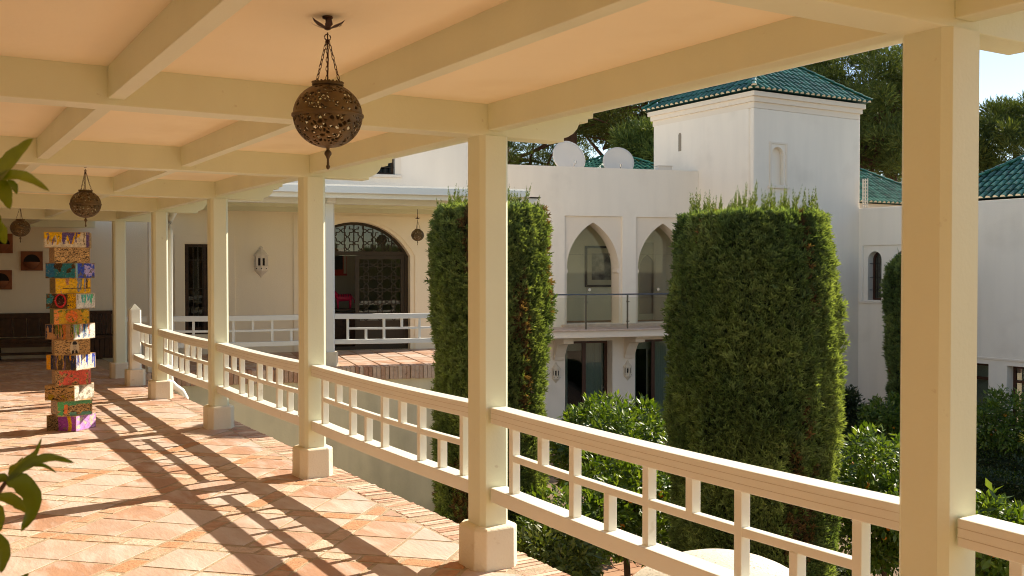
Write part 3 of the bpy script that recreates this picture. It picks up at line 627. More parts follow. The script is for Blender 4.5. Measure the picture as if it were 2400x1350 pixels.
# arched door with lattice
dn = WN + .24; dr = MB()
inn = [(DC - DH + .07, .06), (DC + DH - .07, .06)] + arc(DC, DH - .07, DS, DR - .05)
dr.holed(door_o, [inn], dn, dn + .07, mpw); dr.box(DC - DH + .06, DC + DH - .06, dn + .004, dn + .066, 2.06, 2.15)
dframe = dr.build('door_frame', 'lattice', hw_)
lf = MB(); x0, x1 = DC + .02, DC + DH - .075
lf.holed([(x0, .03), (x1, .03), (x1, 2.055), (x0, 2.055)], [[(x0 + .09, .62), (x1 - .09, .62), (x1 - .09, 1.98), (x0 + .09, 1.98)]], dn + .01, dn + .06, mpw)
leaf = lf.build('door_leaf', 'lattice', hw_)
MB().box(x0 + .1, x1 - .1, dn + .04, dn + .046, .62, 1.98).build('pane', 'winglass', leaf)
def star(mb, cx, cz, r, n, w=.02, clipf=None):
    pts = []
    for k in range(16):
        rr = r if k % 2 == 0 else r * .74; a = k * math.pi / 8; pts.append((cx + rr * math.cos(a), cz + rr * math.sin(a)))
    for k in range(16):
        a, b = pts[k], pts[(k + 1) % 16]
        if clipf and not (clipf(*a) and clipf(*b)): continue
        mb.bar((a[0], n, a[1]), (b[0], n, b[1]), w, .02, (0, 1, 0))
st = MB(); ins = lambda x, z: x0 + .085 < x < x1 - .085 and .615 < z < 1.985
for i in range(4):
    for j in range(6):
        cx = x0 + .09 + (x1 - x0 - .18) * i / 3; cz = .62 + 1.36 * j / 5; star(st, cx, cz, .15, dn + .02, .017, ins)
for i in range(3):
    for j in range(5):
        cx = x0 + .09 + (x1 - x0 - .18) * (i + .5) / 3; cz = .62 + 1.36 * (j + .5) / 5; star(st, cx, cz, .06, dn + .02, .014, ins)
st.build('lattice', 'lattice', leaf)
st = MB(); Rr = ((DH - .07) ** 2 + (DR - .05) ** 2) / (2 * (DR - .05)); zc = DS + DR - .05 - Rr
insl = lambda x, z: 2.15 < z and math.hypot(x - DC, z - zc) < Rr - .01
for i in range(9):
    for j in range(3): star(st, DC - 1.16 + i * .29, 2.2 + j * .27, .14, dn + .03, .017, insl)
for i in range(11): x = DC - 1.05 + i * .21; zt = zc + math.sqrt(max(0, (Rr - .01) ** 2 - (x - DC) ** 2)); st.box(x - .008, x + .008, dn + .02, dn + .036, 2.15, zt)
st.build('fanlight_lattice', 'lattice', dframe)
m_ = MB(); m_.prism([(DC - DH + .08, 2.15)] + arc(DC, DH - .08, DS, DR - .06)[::-1] + [(DC + DH - .08, 2.15)], dn + .05, dn + .055, mpw); m_.build('fanlight_pane', 'winglass', dframe)
ol = MB(); ol.holed([(dn + .1, .03), (dn + 1.2, .03), (dn + 1.2, 2.05), (dn + .1, 2.05)], [[(dn + .19, .62), (dn + 1.11, .62), (dn + 1.11, 1.98), (dn + .19, 1.98)]], DC - DH + .1, DC - DH + .15, lambda u, v, w: (w, u, v)); ol.build('open_door_leaf', 'lattice', hw_)
m_ = MB(); m_.box(-1.2, 3.5, WN + 3.4, WN + 3.5, 0, 3.2); m_.box(-1.3, -1.2, WN + .4, WN + 3.4, 0, 3.2); m_.box(3.4, 3.5, WN + .4, WN + 3.4, 0, 3.2); m_.box(-1.2, 3.4, WN + .34, WN + 3.4, 3.2, 3.3); m_.build('hall_wall', 'room', hw_)
# things in the hall
def wthing(name, label, cat, a, n, z, group=None): return thing(name, label, cat, wing(a, n, z), WW, group)
t = wthing('console_table', 'dark console table just inside the open arched door', 'table', .95, WN + 1.5, -.03)
MB().box(-.6, .6, -.2, .2, .84, .88).build('top', 'wood', t, bevel=.004)
for x in (-.55, .55):
    for y in (-.16, .16): MB().box(x - .03, x + .03, y - .03, y + .03, 0, .84).build('leg', 'wood', t)
MB().box(-.56, .56, -.17, .17, .1, .8).build('cabinet', 'wood', t)
z_ = wthing('zebra_figurine', 'pink and black striped animal figurine on the console table', 'figurine', 1.03, WN + 1.5, .85)
b_ = MB(); b_.tube([(-.20, 0, .24), (-.17, 0, .25), (-.08, 0, .245), (.04, 0, .25), (.14, 0, .26), (.19, 0, .24)], [.03, .075, .085, .085, .08, .03], 12)
b_.tube([(-.16, 0, .28), (-.22, 0, .36), (-.26, 0, .42)], [.06, .045, .04], 10); b_.tube([(-.25, 0, .43), (-.31, 0, .40), (-.36, 0, .37)], [.042, .035, .02], 10)
for x in (-.15, .14):
    for y in (-.04, .04): b_.tube([(x, y, .22), (x, y, .1), (x, y, .0)], [.032, .02, .022], 8)
b_.tube([(.18, 0, .26), (.23, 0, .2), (.24, 0, .12)], [.012, .01, .006], 6); b_.build('body', 'pink', z_, smooth=True)
for k in range(6): x = -.14 + k * .055; s_ = MB(); s_.tube([(x + .088 * 0 + .012 * math.sin(a), .0885 * math.cos(a), .248 + .0885 * math.sin(a)) for a in np.linspace(.1, 3.0, 9)], .008, 5); s_.build('stripe', 'black', z_)
pa = wthing('wall_painting', 'small red, black and white painting hanging inside the open door', 'painting', 1.28, WN + 3.37, 1.95)
MB().box(-.5, .1, -.03, .0, -.35, .35).build('canvas', mk('red_canvas', (.55, .05, .03), rough=.6), pa)
MB().box(-.45, .0, -.034, -.031, -.2, .2).build('dark_field', 'black', pa); MB().box(.02, .09, -.034, -.031, -.3, .3).build('pale_field', mk('pale_field', (.7, .62, .5)), pa)
# wing roof
wr = thing('wing_roof', 'veranda roof of the far wing with white gutter and greenish beam', 'roof', WO, WW)
def wb(name, mat, a0, a1, n0, n1, z0, z1, bevel=.004): return MB().box(a0, a1, n0, n1, z0, z1).build(name, mat, wr, bevel=bevel)
A0, A1 = -3.35, 3.35
wb('front_beam', 'wingpaint', A0, A1, -.07, .07, 2.94, 3.08); wb('ceiling', 'paint', A0, A1, -.72, WN - .002, 3.12, 3.18, 0); wb('purlin', 'paint', A0, A1, 1.62, 1.72, 2.98, 3.115); wb('wall_beam', 'paint', A0, A1, WN - .1, WN - .003, 2.98, 3.115)
wb('soffit_board', 'wingpaint', A0, A1 + .15, -.76, -.70, 3.0, 3.15)
wb('gutter', 'wingpaint', A0, A1 + .2, -.90, -.77, 3.08, 3.20)
wb('roof_slab', 'white', A0, A1 + .2, -.76, WN - .003, 3.19, 3.24, 0)
for a in (-3, 0, 3):
    wb('cross_beam', 'paint', a - .07, a + .07, .08, WN - .11, 2.95, 3.114)
    prof = [(.07, 2.94), (-.34, 2.94), (-.36, 2.97), (-.42, 2.99), (-.45, 3.03), (-.55, 3.03), (-.55, 3.06), (-.60, 3.06), (-.60, 3.118), (.07, 3.118)]
    m_ = MB(); m_.prism(prof, a - .075, a + .075, lambda u, v, w: (w, u, v)); m_.build('eave_bracket', 'wingpaint', wr); wb('bracket_cap', 'iron', a - .1, a + .1, -.70, -.25, 3.1185, 3.1195, 0)
m_ = MB(); m_.prism([(A1 + .02, 2.9), (A1 + .55, 3.03), (A1 + .55, 3.06), (A1 + .62, 3.07), (A1 + .62, 3.12), (A1 + .02, 3.12)], -.14, .02, mpw); m_.build('corner_bracket', 'wingpaint', wr); wb('bracket_cap', 'iron', A1 + .1, A1 + .68, -.18, .06, 3.125, 3.145)
pw = thing('wing_post', 'bluish white post with plinth before the arched lattice door', 'post', wing(0, 0), WW, 'posts of the far wing')
MB().chsq(0, 0, .19, .03, .25, 2.94).build('shaft', 'wingpaint', pw); MB().chsq(0, 0, .30, .05, -.012, .255).build('plinth', 'plinth', pw, bevel=.006)
for a, l in ((-3, 'wing post standing at the inner corner behind the downpipe'), (3, 'end post of the wing, hidden behind the slim cypress')): c = copy_tree(pw); c.location = wing(a, 0); c['label'] = l
wr1 = make_railing('bluish white railing in front of the arched lattice door', 2.80, 8, .24, .335, 'wingpaint', 'railings of the far wing'); wr1.location = wing(1.5, 0); wr1.rotation_euler = (0, 0, WW - math.pi / 2)
wr2 = copy_tree(wr1); wr2.location = wing(-1.5, 0); wr2['label'] = 'bluish white railing before the barred window and wall lantern'
MB().box(-.04, .04, 1.45, 2.0, .855, .94).build('rail_stub', 'wingpaint', wr2); wr2.rotation_euler = (0, 0, WW + math.pi / 2)
# wall lanterns (half hexagons)
def make_wlamp(label):
    t = thing('wall_lantern', label, 'lantern', wing(-.95, WN - .0, 1.58), WW, 'ceramic wall lanterns')
    hx = lambda r, z: [(r * math.cos(math.pi + k * math.pi / 4), r * math.sin(math.pi + k * math.pi / 4) * 1.0, z) for k in range(5)]
    def shell(name, rings, mat):
        b = MB(); vs = []; [vs.extend(hx(r, z)) for r, z in rings]; n = len(rings)
        b.add(vs, [(j * 5 + i, j * 5 + i + 1, j * 5 + 5 + i + 1, j * 5 + 5 + i) for j in range(n - 1) for i in range(4)] + [(0, 1, 2, 3, 4), tuple(range((n - 1) * 5, n * 5))]); return b.build(name, mat, t)
    shell('basin', [(.01, 0), (.05, .06), (.13, .14), (.14, .16), (.14, .23), (.15, .235), (.15, .25), (.13, .255)], 'ceram')
    shell('candle_chamber', [(.105, .25), (.105, .45)], 'dark')
    cg = MB()
    for k in range(5): a = math.pi + k * math.pi / 4; cg.box(.125 * math.cos(a) - .02, .125 * math.cos(a) + .02, .125 * math.sin(a) - .02, min(-.001, .125 * math.sin(a) + .02), .25, .45)
    for k in range(4):
        a = math.pi + (k + .5) * math.pi / 4; e = .122 * math.cos(math.pi / 8); A_ = math.pi + k * math.pi / 4; B_ = A_ + math.pi / 4
        cg.bar((.122 * math.cos(A_), .122 * math.sin(A_), .435), (.122 * math.cos(B_), .122 * math.sin(B_), .435), .05, .012, (math.cos(a), math.sin(a), 0))
    cg.build('arcade', 'ceram', t)
    shell('cap', [(.155, .45), (.16, .465), (.11, .53), (.055, .59), (.045, .6), (.05, .62), (.035, .65), (.0, .67)], 'ceram')
    for k in (1, 2, 3): a = math.pi + k * math.pi / 4; h_ = MB(); h_.lathe([(.0, -.012), (.012, -.004), (.012, .004), (0, .012)], 8, (.142 * math.cos(a), .142 * math.sin(a), .195)); h_.build('vent_hole', 'dark', t)
    return t
wl = make_wlamp('cream ceramic lantern with arched openings on the wing wall')
# planters, bench, settle
def make_planter():
    t = thing('wall_planter', 'x', 'planter', wing(-5.345, WN - .0, 1.73), WW, 'terracotta wall planters')
    hole = [(.15 * math.cos(a), .17 + .15 * math.sin(a)) for a in np.linspace(0, math.pi, 14)]
    b = MB(); b.holed([(-.195, 0), (.195, 0), (.195, .38), (-.195, .38)], [hole], -.05, -.005, mpw); b.build('plaque', 'terra', t)
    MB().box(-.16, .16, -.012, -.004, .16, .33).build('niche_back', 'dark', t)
    b = MB(); b.lathe([(.03, .03), (.09, .07), (.13, .12), (.15, .17), (.14, .172), (.1, .1)], 12, (0, -.048, 0), math.pi, 2 * math.pi); b.build('bowl', 'terra', t, smooth=True); return t
pl = make_planter(); pl['label'] = 'terracotta wall planter hanging nearest to the painted sculpture'
for a, z, l in ((-5.88, 2.07, 'upper terracotta wall planter cut by the frame edge'), (-5.9, 1.36, 'lower terracotta wall planter at the frame edge')):
    c = copy_tree(pl); c.location = wing(a, WN, z); c['label'] = l
bn = thing('bench', 'long dark wooden bench with planked back along the far wall', 'bench', wing(-5.9, WN - .55, 0), WW)
MB().box(-1.45, 1.45, -.22, .28, .36, .42).build('seat', 'wood', bn, bevel=.006); MB().box(-1.45, 1.45, .30, .36, .80, .90).build('top_rail', 'wood', bn, bevel=.006)
for k in range(12): MB().box(-1.45 + k * .242, -1.45 + k * .242 + .228, .31, .34, .44, .80).build('back_plank', 'wood', bn, bevel=.005)
MB().box(-1.45, 1.45, -.2, -.16, .27, .355).build('apron', 'wood', bn)
for x in (-1.3, 0, 1.2):
    for y in (-.18, .3):
        b = MB(); b.lathe([(.035, 0), (.035, .05), (.022, .08), (.034, .16), (.026, .26), (.04, .29), (.04, .36)], 10, (x, y, 0)); b.build('leg', 'wood', bn, smooth=True)
MB().box(-1.3, 1.2, -.2, -.16, .12, .17).build('stretcher', 'wood', bn)
se = thing('settle', 'dark plank-fronted wooden settle beside the far gallery post', 'settle', wing(-4.1, WN - .45, 0), WW)
MB().box(-.34, .4, -.2, .38, .02, .40).build('chest', 'wood', se); MB().box(-.38, .42, -.24, .4, .40, .45).build('seat', 'wood', se, bevel=.005)
for k in range(8):
    MB().box(-.34 + k * .0925, -.34 + k * .0925 + .085, -.225, -.203, .03, .395).build('front_plank', 'wood', se, bevel=.004); MB().box(-.34 + k * .0925, -.34 + k * .0925 + .085, .30, .33, .455, .86).build('back_plank', 'wood', se, bevel=.004)
MB().box(-.38, .42, .29, .36, .86, .93).build('top_rail', 'wood', se)

# ================================================================== BALCONY HOUSE
bh = thing('balcony_house', 'white two storey house with pointed arches, balcony and parapet', 'house', WO, WW); BN = 10.0
def pointed(a0, a1, z0, zs, za, n=12):
    hw = (a1 - a0) / 2; H = za - zs; Rr = (hw * hw + H * H) / (2 * hw); t1 = math.asin(min(1, H / Rr)); c = (a0 + a1) / 2
    rgt = [(a1 - Rr + Rr * math.cos(t), zs + Rr * math.sin(t)) for t in np.linspace(0, t1, n)]; lft = [(2 * c - x, z) for x, z in rgt[::-1]][1:]
    return [(a0, z0), (a1, z0)] + rgt + lft
P1, P2 = (8.50, 10.42), (10.88, 12.80); A_1 = (8.59, 10.33); A_2 = (10.97, 12.71)
pan = [[(a, .02), (b, .02), (b, 3.39), (a, 3.39)] for a, b in (P1, P2)]
dor = [[(a, GZ + .02), (b, GZ + .02), (b, -.44), (a, -.44)] for a, b in ((8.52, 10.09), (10.86, 12.5))]
m_ = MB(); m_.holed([(3.95, GZ), (13.05, GZ), (13.05, 4.88), (3.95, 4.88)], pan + dor, BN, BN + .45, mpw); m_.build('facade_wall', 'white', bh)
m_ = MB(); m_.box(12.7, 13.05, BN + .46, 15, GZ, 4.84); m_.box(3.95, 12.69, BN + .46, 15, 4.2, 4.3); m_.box(3.95, 13.05, 15.01, 15.4, GZ, 4.86); m_.build('rear_wall', 'white', bh)
for (a, b), (c, d) in ((P1, A_1), (P2, A_2)):
    m_ = MB(); m_.holed([(a + .002, .022), (b - .002, .022), (b - .002, 3.388), (a + .002, 3.388)], [pointed(c, d, .09, 1.75, 3.2)], BN + .06, BN + .66, mpw); m_.build('arch_panel', 'white2', bh)
    for s_, x in ((1, c), (-1, d)):
        MB().prism([(x, 1.62), (x + s_ * .05, 1.67), (x + s_ * .05, 1.72), (x + s_ * .02, 1.78), (x, 1.8)], BN + .07, BN + .4, mpw).build('impost', 'white2', bh)
    w_ = MB(); w_.prism(pointed(c + .01, d - .01, .1, 1.75, 3.19), BN + .60, BN + .61, mpw); gp_ = w_.build('glass_screen', 'glass', bh)
    MB().box((c + d) / 2 - .004, (c + d) / 2 + .004, BN + .602, BN + .608, .1, 2.22).build('glass_joint', 'darksteel', gp_); MB().box(c + .02, d - .02, BN + .602, BN + .608, 2.223, 2.227).build('glass_transom', 'darksteel', gp_)
    for x in (c + .02, d - .12): MB().box(x, x + .1, BN + .585, BN + .625, 2.19, 2.26).build('glass_clamp', 'steel', gp_)
    h_ = MB(); h_.lathe([(.05, 0), (.06, .02), (.05, .04), (0, .04)], 14, (0, 0, 0)); o = h_.build('door_knob', 'steel', gp_); o.rotation_euler = (R(90), 0, 0); o.location = ((c + d) / 2 + .09, BN + .59, 1.12)
m_ = MB(); m_.box(7.5, 12.68, BN + 2.3, BN + 2.4, 0, 3.6); m_.box(7.4, 7.5, BN + .46, BN + 2.4, 0, 3.6); m_.box(7.5, 12.68, BN + .46, BN + 2.3, 3.6, 3.7); m_.build('loggia_wall', 'loggia', bh)
m_ = MB(); m_.box(7.5, 12.68, BN + .46, BN + 2.3, -.05, .06); m_.build('loggia_floor', 'path', bh)
pt = wthing('framed_picture', 'black framed print on the loggia wall behind the first pointed arch', 'picture', 10.72, BN + 2.28, 1.85)
MB().holed([(-.62, -.68), (.62, -.68), (.62, .68), (-.62, .68)], [[(-.55, -.61), (.55, -.61), (.55, .61), (-.55, .61)]], -.06, -.005, mpw).build('frame', 'black', pt); MB().box(-.56, .56, -.03, -.005, -.62, .62).build('mount', 'room', pt); MB().box(-.38, .38, -.036, -.031, -.44, .44).build('print', 'art', pt)
mi = wthing('arched_mirror', 'lobed arched mirror door behind the second pointed arch', 'mirror', 12.35, BN + 2.28, .06)
m_ = MB(); m_.holed([(-.55, 0), (.55, 0), (.55, 2.6), (-.55, 2.6)], [pointed(-.3, .3, .2, 1.7, 2.2)], -.08, -.005, mpw); m_.build('frame', 'room', mi); MB().box(-.31, .31, -.03, -.006, .1, 2.25).build('mirror_glass', 'steel', mi)
# balcony
bl = MB(); bl.box(3.95, 12.95, 8.66, BN - .002, -.24, -.045); bal = bl.build('balcony', 'white2', bh)
MB().box(3.95, 12.99, 8.60, BN - .002, -.044, .0).build('coping_tile', 'tile', bal, bevel=.006); MB().box(8.4, 12.9, BN - .14, BN - .004, .001, .075).build('threshold', 'tile', bal)
MB().box(3.95, 12.95, 8.72 - .02, 8.72 + .02, 1.0, 1.04).build('handrail', 'railsteel', bal, bevel=.008)
for k in range(7):
    a = 4.67 + k * 1.333
    b = MB(); b.box(a - .02, a + .02, 8.70, 8.74, 0.0, .998)
    for z in (.22, .8): b.box(a - .05, a + .05, 8.69, 8.71, z - .012, z + .012)
    b.build('baluster_post', 'darksteel', bal)
    if k < 6: MB().box(a + .04, a + 1.293, 8.715, 8.725, .06, .93).build('glass_panel', 'glass', bal)
for a in (5.9, 8.3, 10.63, 13.0 - .12):
    pr = [(BN - .002, -1.0), (BN - .1, -1.0), (BN - .12, -.9), (BN - .3, -.62), (BN - .42, -.5), (BN - .85, -.45), (BN - .85, -.33), (BN - .95, -.33), (BN - .95, -.245), (BN - .002, -.245)]
    m_ = MB(); m_.prism(pr, a - .16, a + .16, lambda u, v, w: (w, u, v)); m_.build('corbel', 'white2', bh, bevel=.01)
for (a, b) in ((8.52, 10.09), (10.86, 12.5)):
    n = BN + .40; w_ = MB(); fr = .09; md = (a + b) / 2
    w_.holed([(a + .004, GZ + .03), (b - .004, GZ + .03), (b - .004, -.445), (a + .004, -.445)], [[(a + fr, GZ + .15), (md - .06, GZ + .15), (md - .06, -.54), (a + fr, -.54)], [(md + .06, GZ + .15), (b - fr, GZ + .15), (b - fr, -.54), (md + .06, -.54)]], n, n + .07, mpw)
    d_ = w_.build('garden_door', 'brown', bh, bevel=.006)
    for u0, u1 in ((a + fr - .01, md - .05), (md + .05, b - fr + .01)): MB().box(u0, u1, n + .03, n + .036, GZ + .14, -.53).build('pane', 'winglass', d_)
    for u0, u1 in ((a + .1, a + .28), (b - .72, b - .1)):
        k = 26; pts = [(u0 + (u1 - u0) * i / k, n + .14 + .03 * math.sin(i * 1.9)) for i in range(k + 1)]; m_ = MB()
        m_.add([(x, y, GZ + .03) for x, y in pts] + [(x, y, -.5) for x, y in pts], [(i, i + 1, k + 2 + i, k + 1 + i) for i in range(k)]); m_.build('curtain', 'curtain', d_, smooth=True)
    MB().box(a + .1, b - .1, n + .2, n + .22, -.78, -.5).build('blind', 'curtain', d_)
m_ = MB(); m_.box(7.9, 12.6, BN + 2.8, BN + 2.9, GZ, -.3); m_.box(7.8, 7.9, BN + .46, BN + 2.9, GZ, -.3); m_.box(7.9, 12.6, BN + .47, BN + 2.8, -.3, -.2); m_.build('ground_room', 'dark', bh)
for a, l in ((8.22, 'ceramic wall lantern on the balcony house beside the slim cypress'), (10.60, 'ceramic wall lantern between the two curtained garden doors')): c = copy_tree(wl); c.location = wing(a, BN, -1.70); c['label'] = l; c.scale = (.95,) * 3
# satellite dishes and roof box
def make_dish(label, a, n, z, rad, yaw):
    t = thing('satellite_dish', label, 'satellite dish', wing(a, n, 4.3), WW + yaw, 'dishes on the parapet roof'); zc_ = z - 4.3
    b = MB(); prof = [(rad * k / 7, .16 * rad * (k / 7) ** 2) for k in range(8)]; b.lathe(prof + [(rad * 1.015, .16 * rad - .01), (rad * 1.0, .15 * rad - .02), (rad * .5, .03 * rad - .02), (0, -.02)], 40)
    o = b.build('reflector', 'dish', t, smooth=True); o.rotation_euler = (R(72), 0, 0); o.location = (0, 0, zc_)
    b = MB(); b.tube([(0, .12, 0), (0, .12, zc_), (0, .03, zc_)], .03, 8); b.build('mast', 'steel', t)
    b = MB(); b.tube([(0, -.04, zc_ - rad * .9), (.0, -.35, zc_ - rad * .55), (0, -.5, zc_ - rad * .3)], .014, 6); b.lathe([(.0, -.06), (.035, -.05), (.035, .04), (0, .05)], 10, (0, -.5, zc_ - rad * .28)); b.build('feed_arm', 'steel', t); return t
make_dish('larger satellite dish, left of the pair above the parapet', 9.0, 11.0, 5.24, .56, R(6)); make_dish('smaller satellite dish, closer to the tower', 10.72, 11.0, 5.17, .50, R(-14))
vb = thing('vent_box', 'small white vent box on the parapet beside the tower', 'vent', wing(11.95, 10.25, 4.88), WW); MB().box(-.24, .24, -.14, .14, 0, .13).build('housing', 'dish', vb, bevel=.01); MB().box(-.26, .26, -.16, .16, .13, .15).build('lid', 'dish', vb)

# ================================================================== TILED ROOFS
def half_tile(mb, L, r0, r1, n=7, cap=False):
    vs = []
    for j, (y, r, z) in enumerate(((0, r0, .012), (L, r1, 0))):
        for i in range(n): a = math.pi * i / (n - 1); vs.append((r * math.cos(a), y, z + r * .8 * math.sin(a)))
    fs = [(i, i + 1, n + i + 1, n + i) for i in range(n - 1)]
    mb.add(vs, fs)
    if cap:
        vs = [(r0 * .93 * math.cos(math.pi * i / (n - 1)), .004, .008 + r0 * .74 * math.sin(math.pi * i / (n - 1))) for i in range(n)]; mb.add(vs, [tuple(range(n))], 1)
_tm = {}
def tile_mesh(cap):
    if cap not in _tm:
        mb = MB(); half_tile(mb, .38, .088, .072, 7, cap); o = mb.build('roof_tile', ['gtile', 'cream'] if cap else 'gtile', None, smooth=True, fix=False); _tm[cap] = o.data; bpy.data.objects.remove(o)
    return _tm[cap]
def tiled_face(parent, P0, P1, APEX, step=.235, tmax=300, cnt=[0], joined=None):
    """triangular or hip face with eave P0->P1 and top APEX (local coords of parent)"""
    P0, P1, AP = Vector(P0), Vector(P1), Vector(APEX); u = (P1 - P0); Lh = u.length; u.normalize(); q = AP - P0; ta = q.dot(u); s = (q - u * ta); H = s.length; s.normalize(); nrm = u.cross(s)
    rot = Matrix((u, s, nrm)).transposed().to_4x4(); n = int(Lh / step)
    for i in range(n + 1):
        t = (Lh - n * step) / 2 + i * step; lim = H * (t / ta if t < ta else (Lh - t) / (Lh - ta)); d = -.06; first = True
        while d < lim - .12 or first:
            o = link('roof_tile', tile_mesh(first), parent); o.matrix_local = Matrix.Translation(P0 + u * t + s * d + nrm * .012) @ rot
            d += .33; first = False
def hip_line(parent, A, B, mat='gtile'):
    A, B = Vector(A), Vector(B); d = B - A; L = d.length; d.normalize(); u = d.cross(Vector((0, 0, 1))).normalized(); nrm = u.cross(d); rot = Matrix((u, d, nrm)).transposed().to_4x4(); k = 0
    while k * .33 < L - .1:
        o = link('ridge_tile', tile_mesh(k == 0), parent); o.matrix_local = Matrix.Translation(A + d * (k * .33 - .05) + nrm * .07) @ rot; k += 1
def pyramid(parent, x0, x1, y0, y1, z, zt, faces, ridge_y=None, th=.015):
    cx, cy = (x0 + x1) / 2, (y0 + y1) / 2; ap = (cx, cy, zt); co = [(x0, y0, z), (x1, y0, z), (x1, y1, z), (x0, y1, z)]
    b = MB(); b.add(co + [ap] + [(a, c, z - th) for a, c, _ in co], [(0, 1, 4), (1, 2, 4), (2, 3, 4), (3, 0, 4), (0, 5, 6, 1), (1, 6, 7, 2), (2, 7, 8, 3), (3, 8, 5, 0), (8, 7, 6, 5)]); r_ = b.build('roof', 'gbase', parent)
    for k in faces: tiled_face(r_, co[k], co[(k + 1) % 4], ap)
    for k in range(4): hip_line(r_, co[k], ap)
    return r_
# ================================================================== TOWER
TX, TY, TS = 21.53, 21.6, 4.70
tw = thing('tower', 'square white tower with green glazed tile roof and arched niche', 'tower', (TX, TY, GZ))
def tz(z): return z - GZ
def rounded(x0, x1, y0, y1, r, n=5):
    out = []
    for cx, cy, a in ((x1 - r, y1 - r, 0), (x0 + r, y1 - r, 90), (x0 + r, y0 + r, 180), (x1 - r, y0 + r, 270)):
        out += [(cx + r * math.cos(R(a + 90 * k / n)), cy + r * math.sin(R(a + 90 * k / n))) for k in range(n + 1)]
    return out
nich = [(22.30 - TX, tz(4.28)), (22.79 - TX, tz(4.28))] + [(22.545 - TX + .245 * math.cos(a), tz(5.2) + .245 * math.sin(a)) for a in np.linspace(0, math.pi, 12)]
m_ = MB(); m_.prism(rounded(0, TS, .16, TS, .12), 0, tz(6.56)); m_.build('wall', 'white', tw, smooth=False)
m_ = MB(); m_.holed([(.0, 0), (TS, 0), (TS, tz(6.56)), (.0, tz(6.56))], [nich], -.001, .158, mpw); m_.build('front_wall', 'white', tw, bevel=.03)
m_ = MB(); fo = [(22.19 - TX, tz(4.28)), (22.93 - TX, tz(4.28)), (22.93 - TX, tz(5.6)), (22.19 - TX, tz(5.6))]; m_.holed(fo, [[(a * 1. if True else a, b) for a, b in [(22.25 - TX, tz(4.3)), (22.87 - TX, tz(4.3)), (22.87 - TX, tz(5.54)), (22.25 - TX, tz(5.54))]]], -.028, -.002, mpw); m_.build('niche_frame', 'white2', tw)
MB().box(22.12 - TX, 23.0 - TX, -.07, .05, tz(4.2), tz(4.278)).build('niche_sill', 'white2', tw, bevel=.008)
sl = MB(); sl.prism([(24.83 - TY, tz(5.6)), (24.97 - TY, tz(5.6)), (24.97 - TY, tz(6.13)), (24.94 - TY, tz(6.19)), (24.86 - TY, tz(6.19)), (24.83 - TY, tz(6.13))], -.006, .02, lambda u, v, w: (w, u, v)); sl.build('slit_window', mk('slit_shade', (.30, .25, .19), rough=.9), tw)
for k, (z0, z1, e) in enumerate(((6.56, 6.745, .004), (6.745, 6.90, .06), (6.90, 7.04, .13))): MB().prism(rounded(-e, TS + e, -e, TS + e, .04, 2), tz(z0), tz(z1)).build('cornice', 'white2', tw)
pyramid(tw, -.19, TS + .19, -.19, TS + .19, tz(7.11), tz(8.98), (0, 3))

# ================================================================== EAST HOUSE
eh = thing('east_house', 'long white garden house with arched barred windows and green roofs', 'house', (26.2, 0, GZ))
mpe = lambda u, v, w: (w, u, v - GZ)
def rarch(y0, y1, z0, zt): c = (y0 + y1) / 2; r = (y1 - y0) / 2; return [(y0, z0), (y1, z0)] + [(c + r * math.cos(a), zt - r + r * math.sin(a)) for a in np.linspace(0, math.pi, 12)]
wins = [(20.76, 21.28), (19.72, 20.26)]
pnl = [(19.5, .74), (21.45, .74), (21.45, 2.51), (19.5, 2.51)]
gw = [(17.08, 18.2), (15.2, 16.52), (13.2, 14.5)]
m_ = MB(); m_.holed([(5, GZ), (21.80, GZ), (21.80, 3.71), (5, 3.71)], [pnl] + [[(a, GZ + .5), (b, GZ + .5), (b, -.93), (a, -.93)] for a, b in gw], 0, .5, mpe); m_.build('front_wall', 'white', eh, bevel=.02)
m_ = MB(); m_.holed([(19.502, .742), (21.448, .742), (21.448, 2.508), (19.502, 2.508)], [rarch(a, b, .78, 2.33) for a, b in wins], .05, .42, mpe); m_.build('window_panel', 'white', eh)
MB().box(-.06, .2, 19.4, 21.55, .67 - GZ, .738 - GZ).build('window_sill', 'white2', eh, bevel=.008)
for a, b in wins:
    w_ = MB(); w_.holed(rarch(a - .02, b + .02, .76, 2.35), [rarch(a + .06, b - .06, .84, 2.27)], .30, .36, mpe); f_ = w_.build('window', 'brown', eh)
    w_ = MB(); w_.prism(rarch(a + .05, b - .05, .83, 2.28), .33, .335, mpe); w_.build('pane', 'winglass', f_)
    for z in (1.1, 1.5, 1.95): MB().box(.14, .155, a, b, z - GZ - .008, z - GZ + .008).build('crossbar', 'iron', f_)
    for y in (a + (b - a) * .45,): MB().box(.14, .156, y - .008, y + .008, .8 - GZ, 2.3 - GZ).build('bar', 'iron', f_)
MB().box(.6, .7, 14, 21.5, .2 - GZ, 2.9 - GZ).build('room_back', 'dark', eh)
MB().box(-.03, .02, 5, 18.6, -.80 - GZ, -.74 - GZ).build('string_course', 'white2', eh, bevel=.006)
for a, b in gw:
    w_ = MB(); w_.holed([(a, GZ + .5), (b, GZ + .5), (b, -.93), (a, -.93)], [[(a + .08, GZ + .58), (b - .08, GZ + .58), (b - .08, -1.42), (a + .08, -1.42)], [(a + .08, -1.34), (b - .08, -1.34), (b - .08, -1.01), (a + .08, -1.01)]], .30, .37, mpe); f_ = w_.build('window', 'brown', eh, bevel=.005)
    MB().box(.33, .336, a + .07, b - .07, .57, -1.0 - GZ).build('pane', 'winglass', f_); MB().box(.55, .56, a + .1, b - .1, .5, -.95 - GZ).build('curtain', 'curtain', f_)
MB().box(.5, 6, 5, 21.5, 3.5 - GZ, 3.6 - GZ).build('flat_roof', 'white', eh)
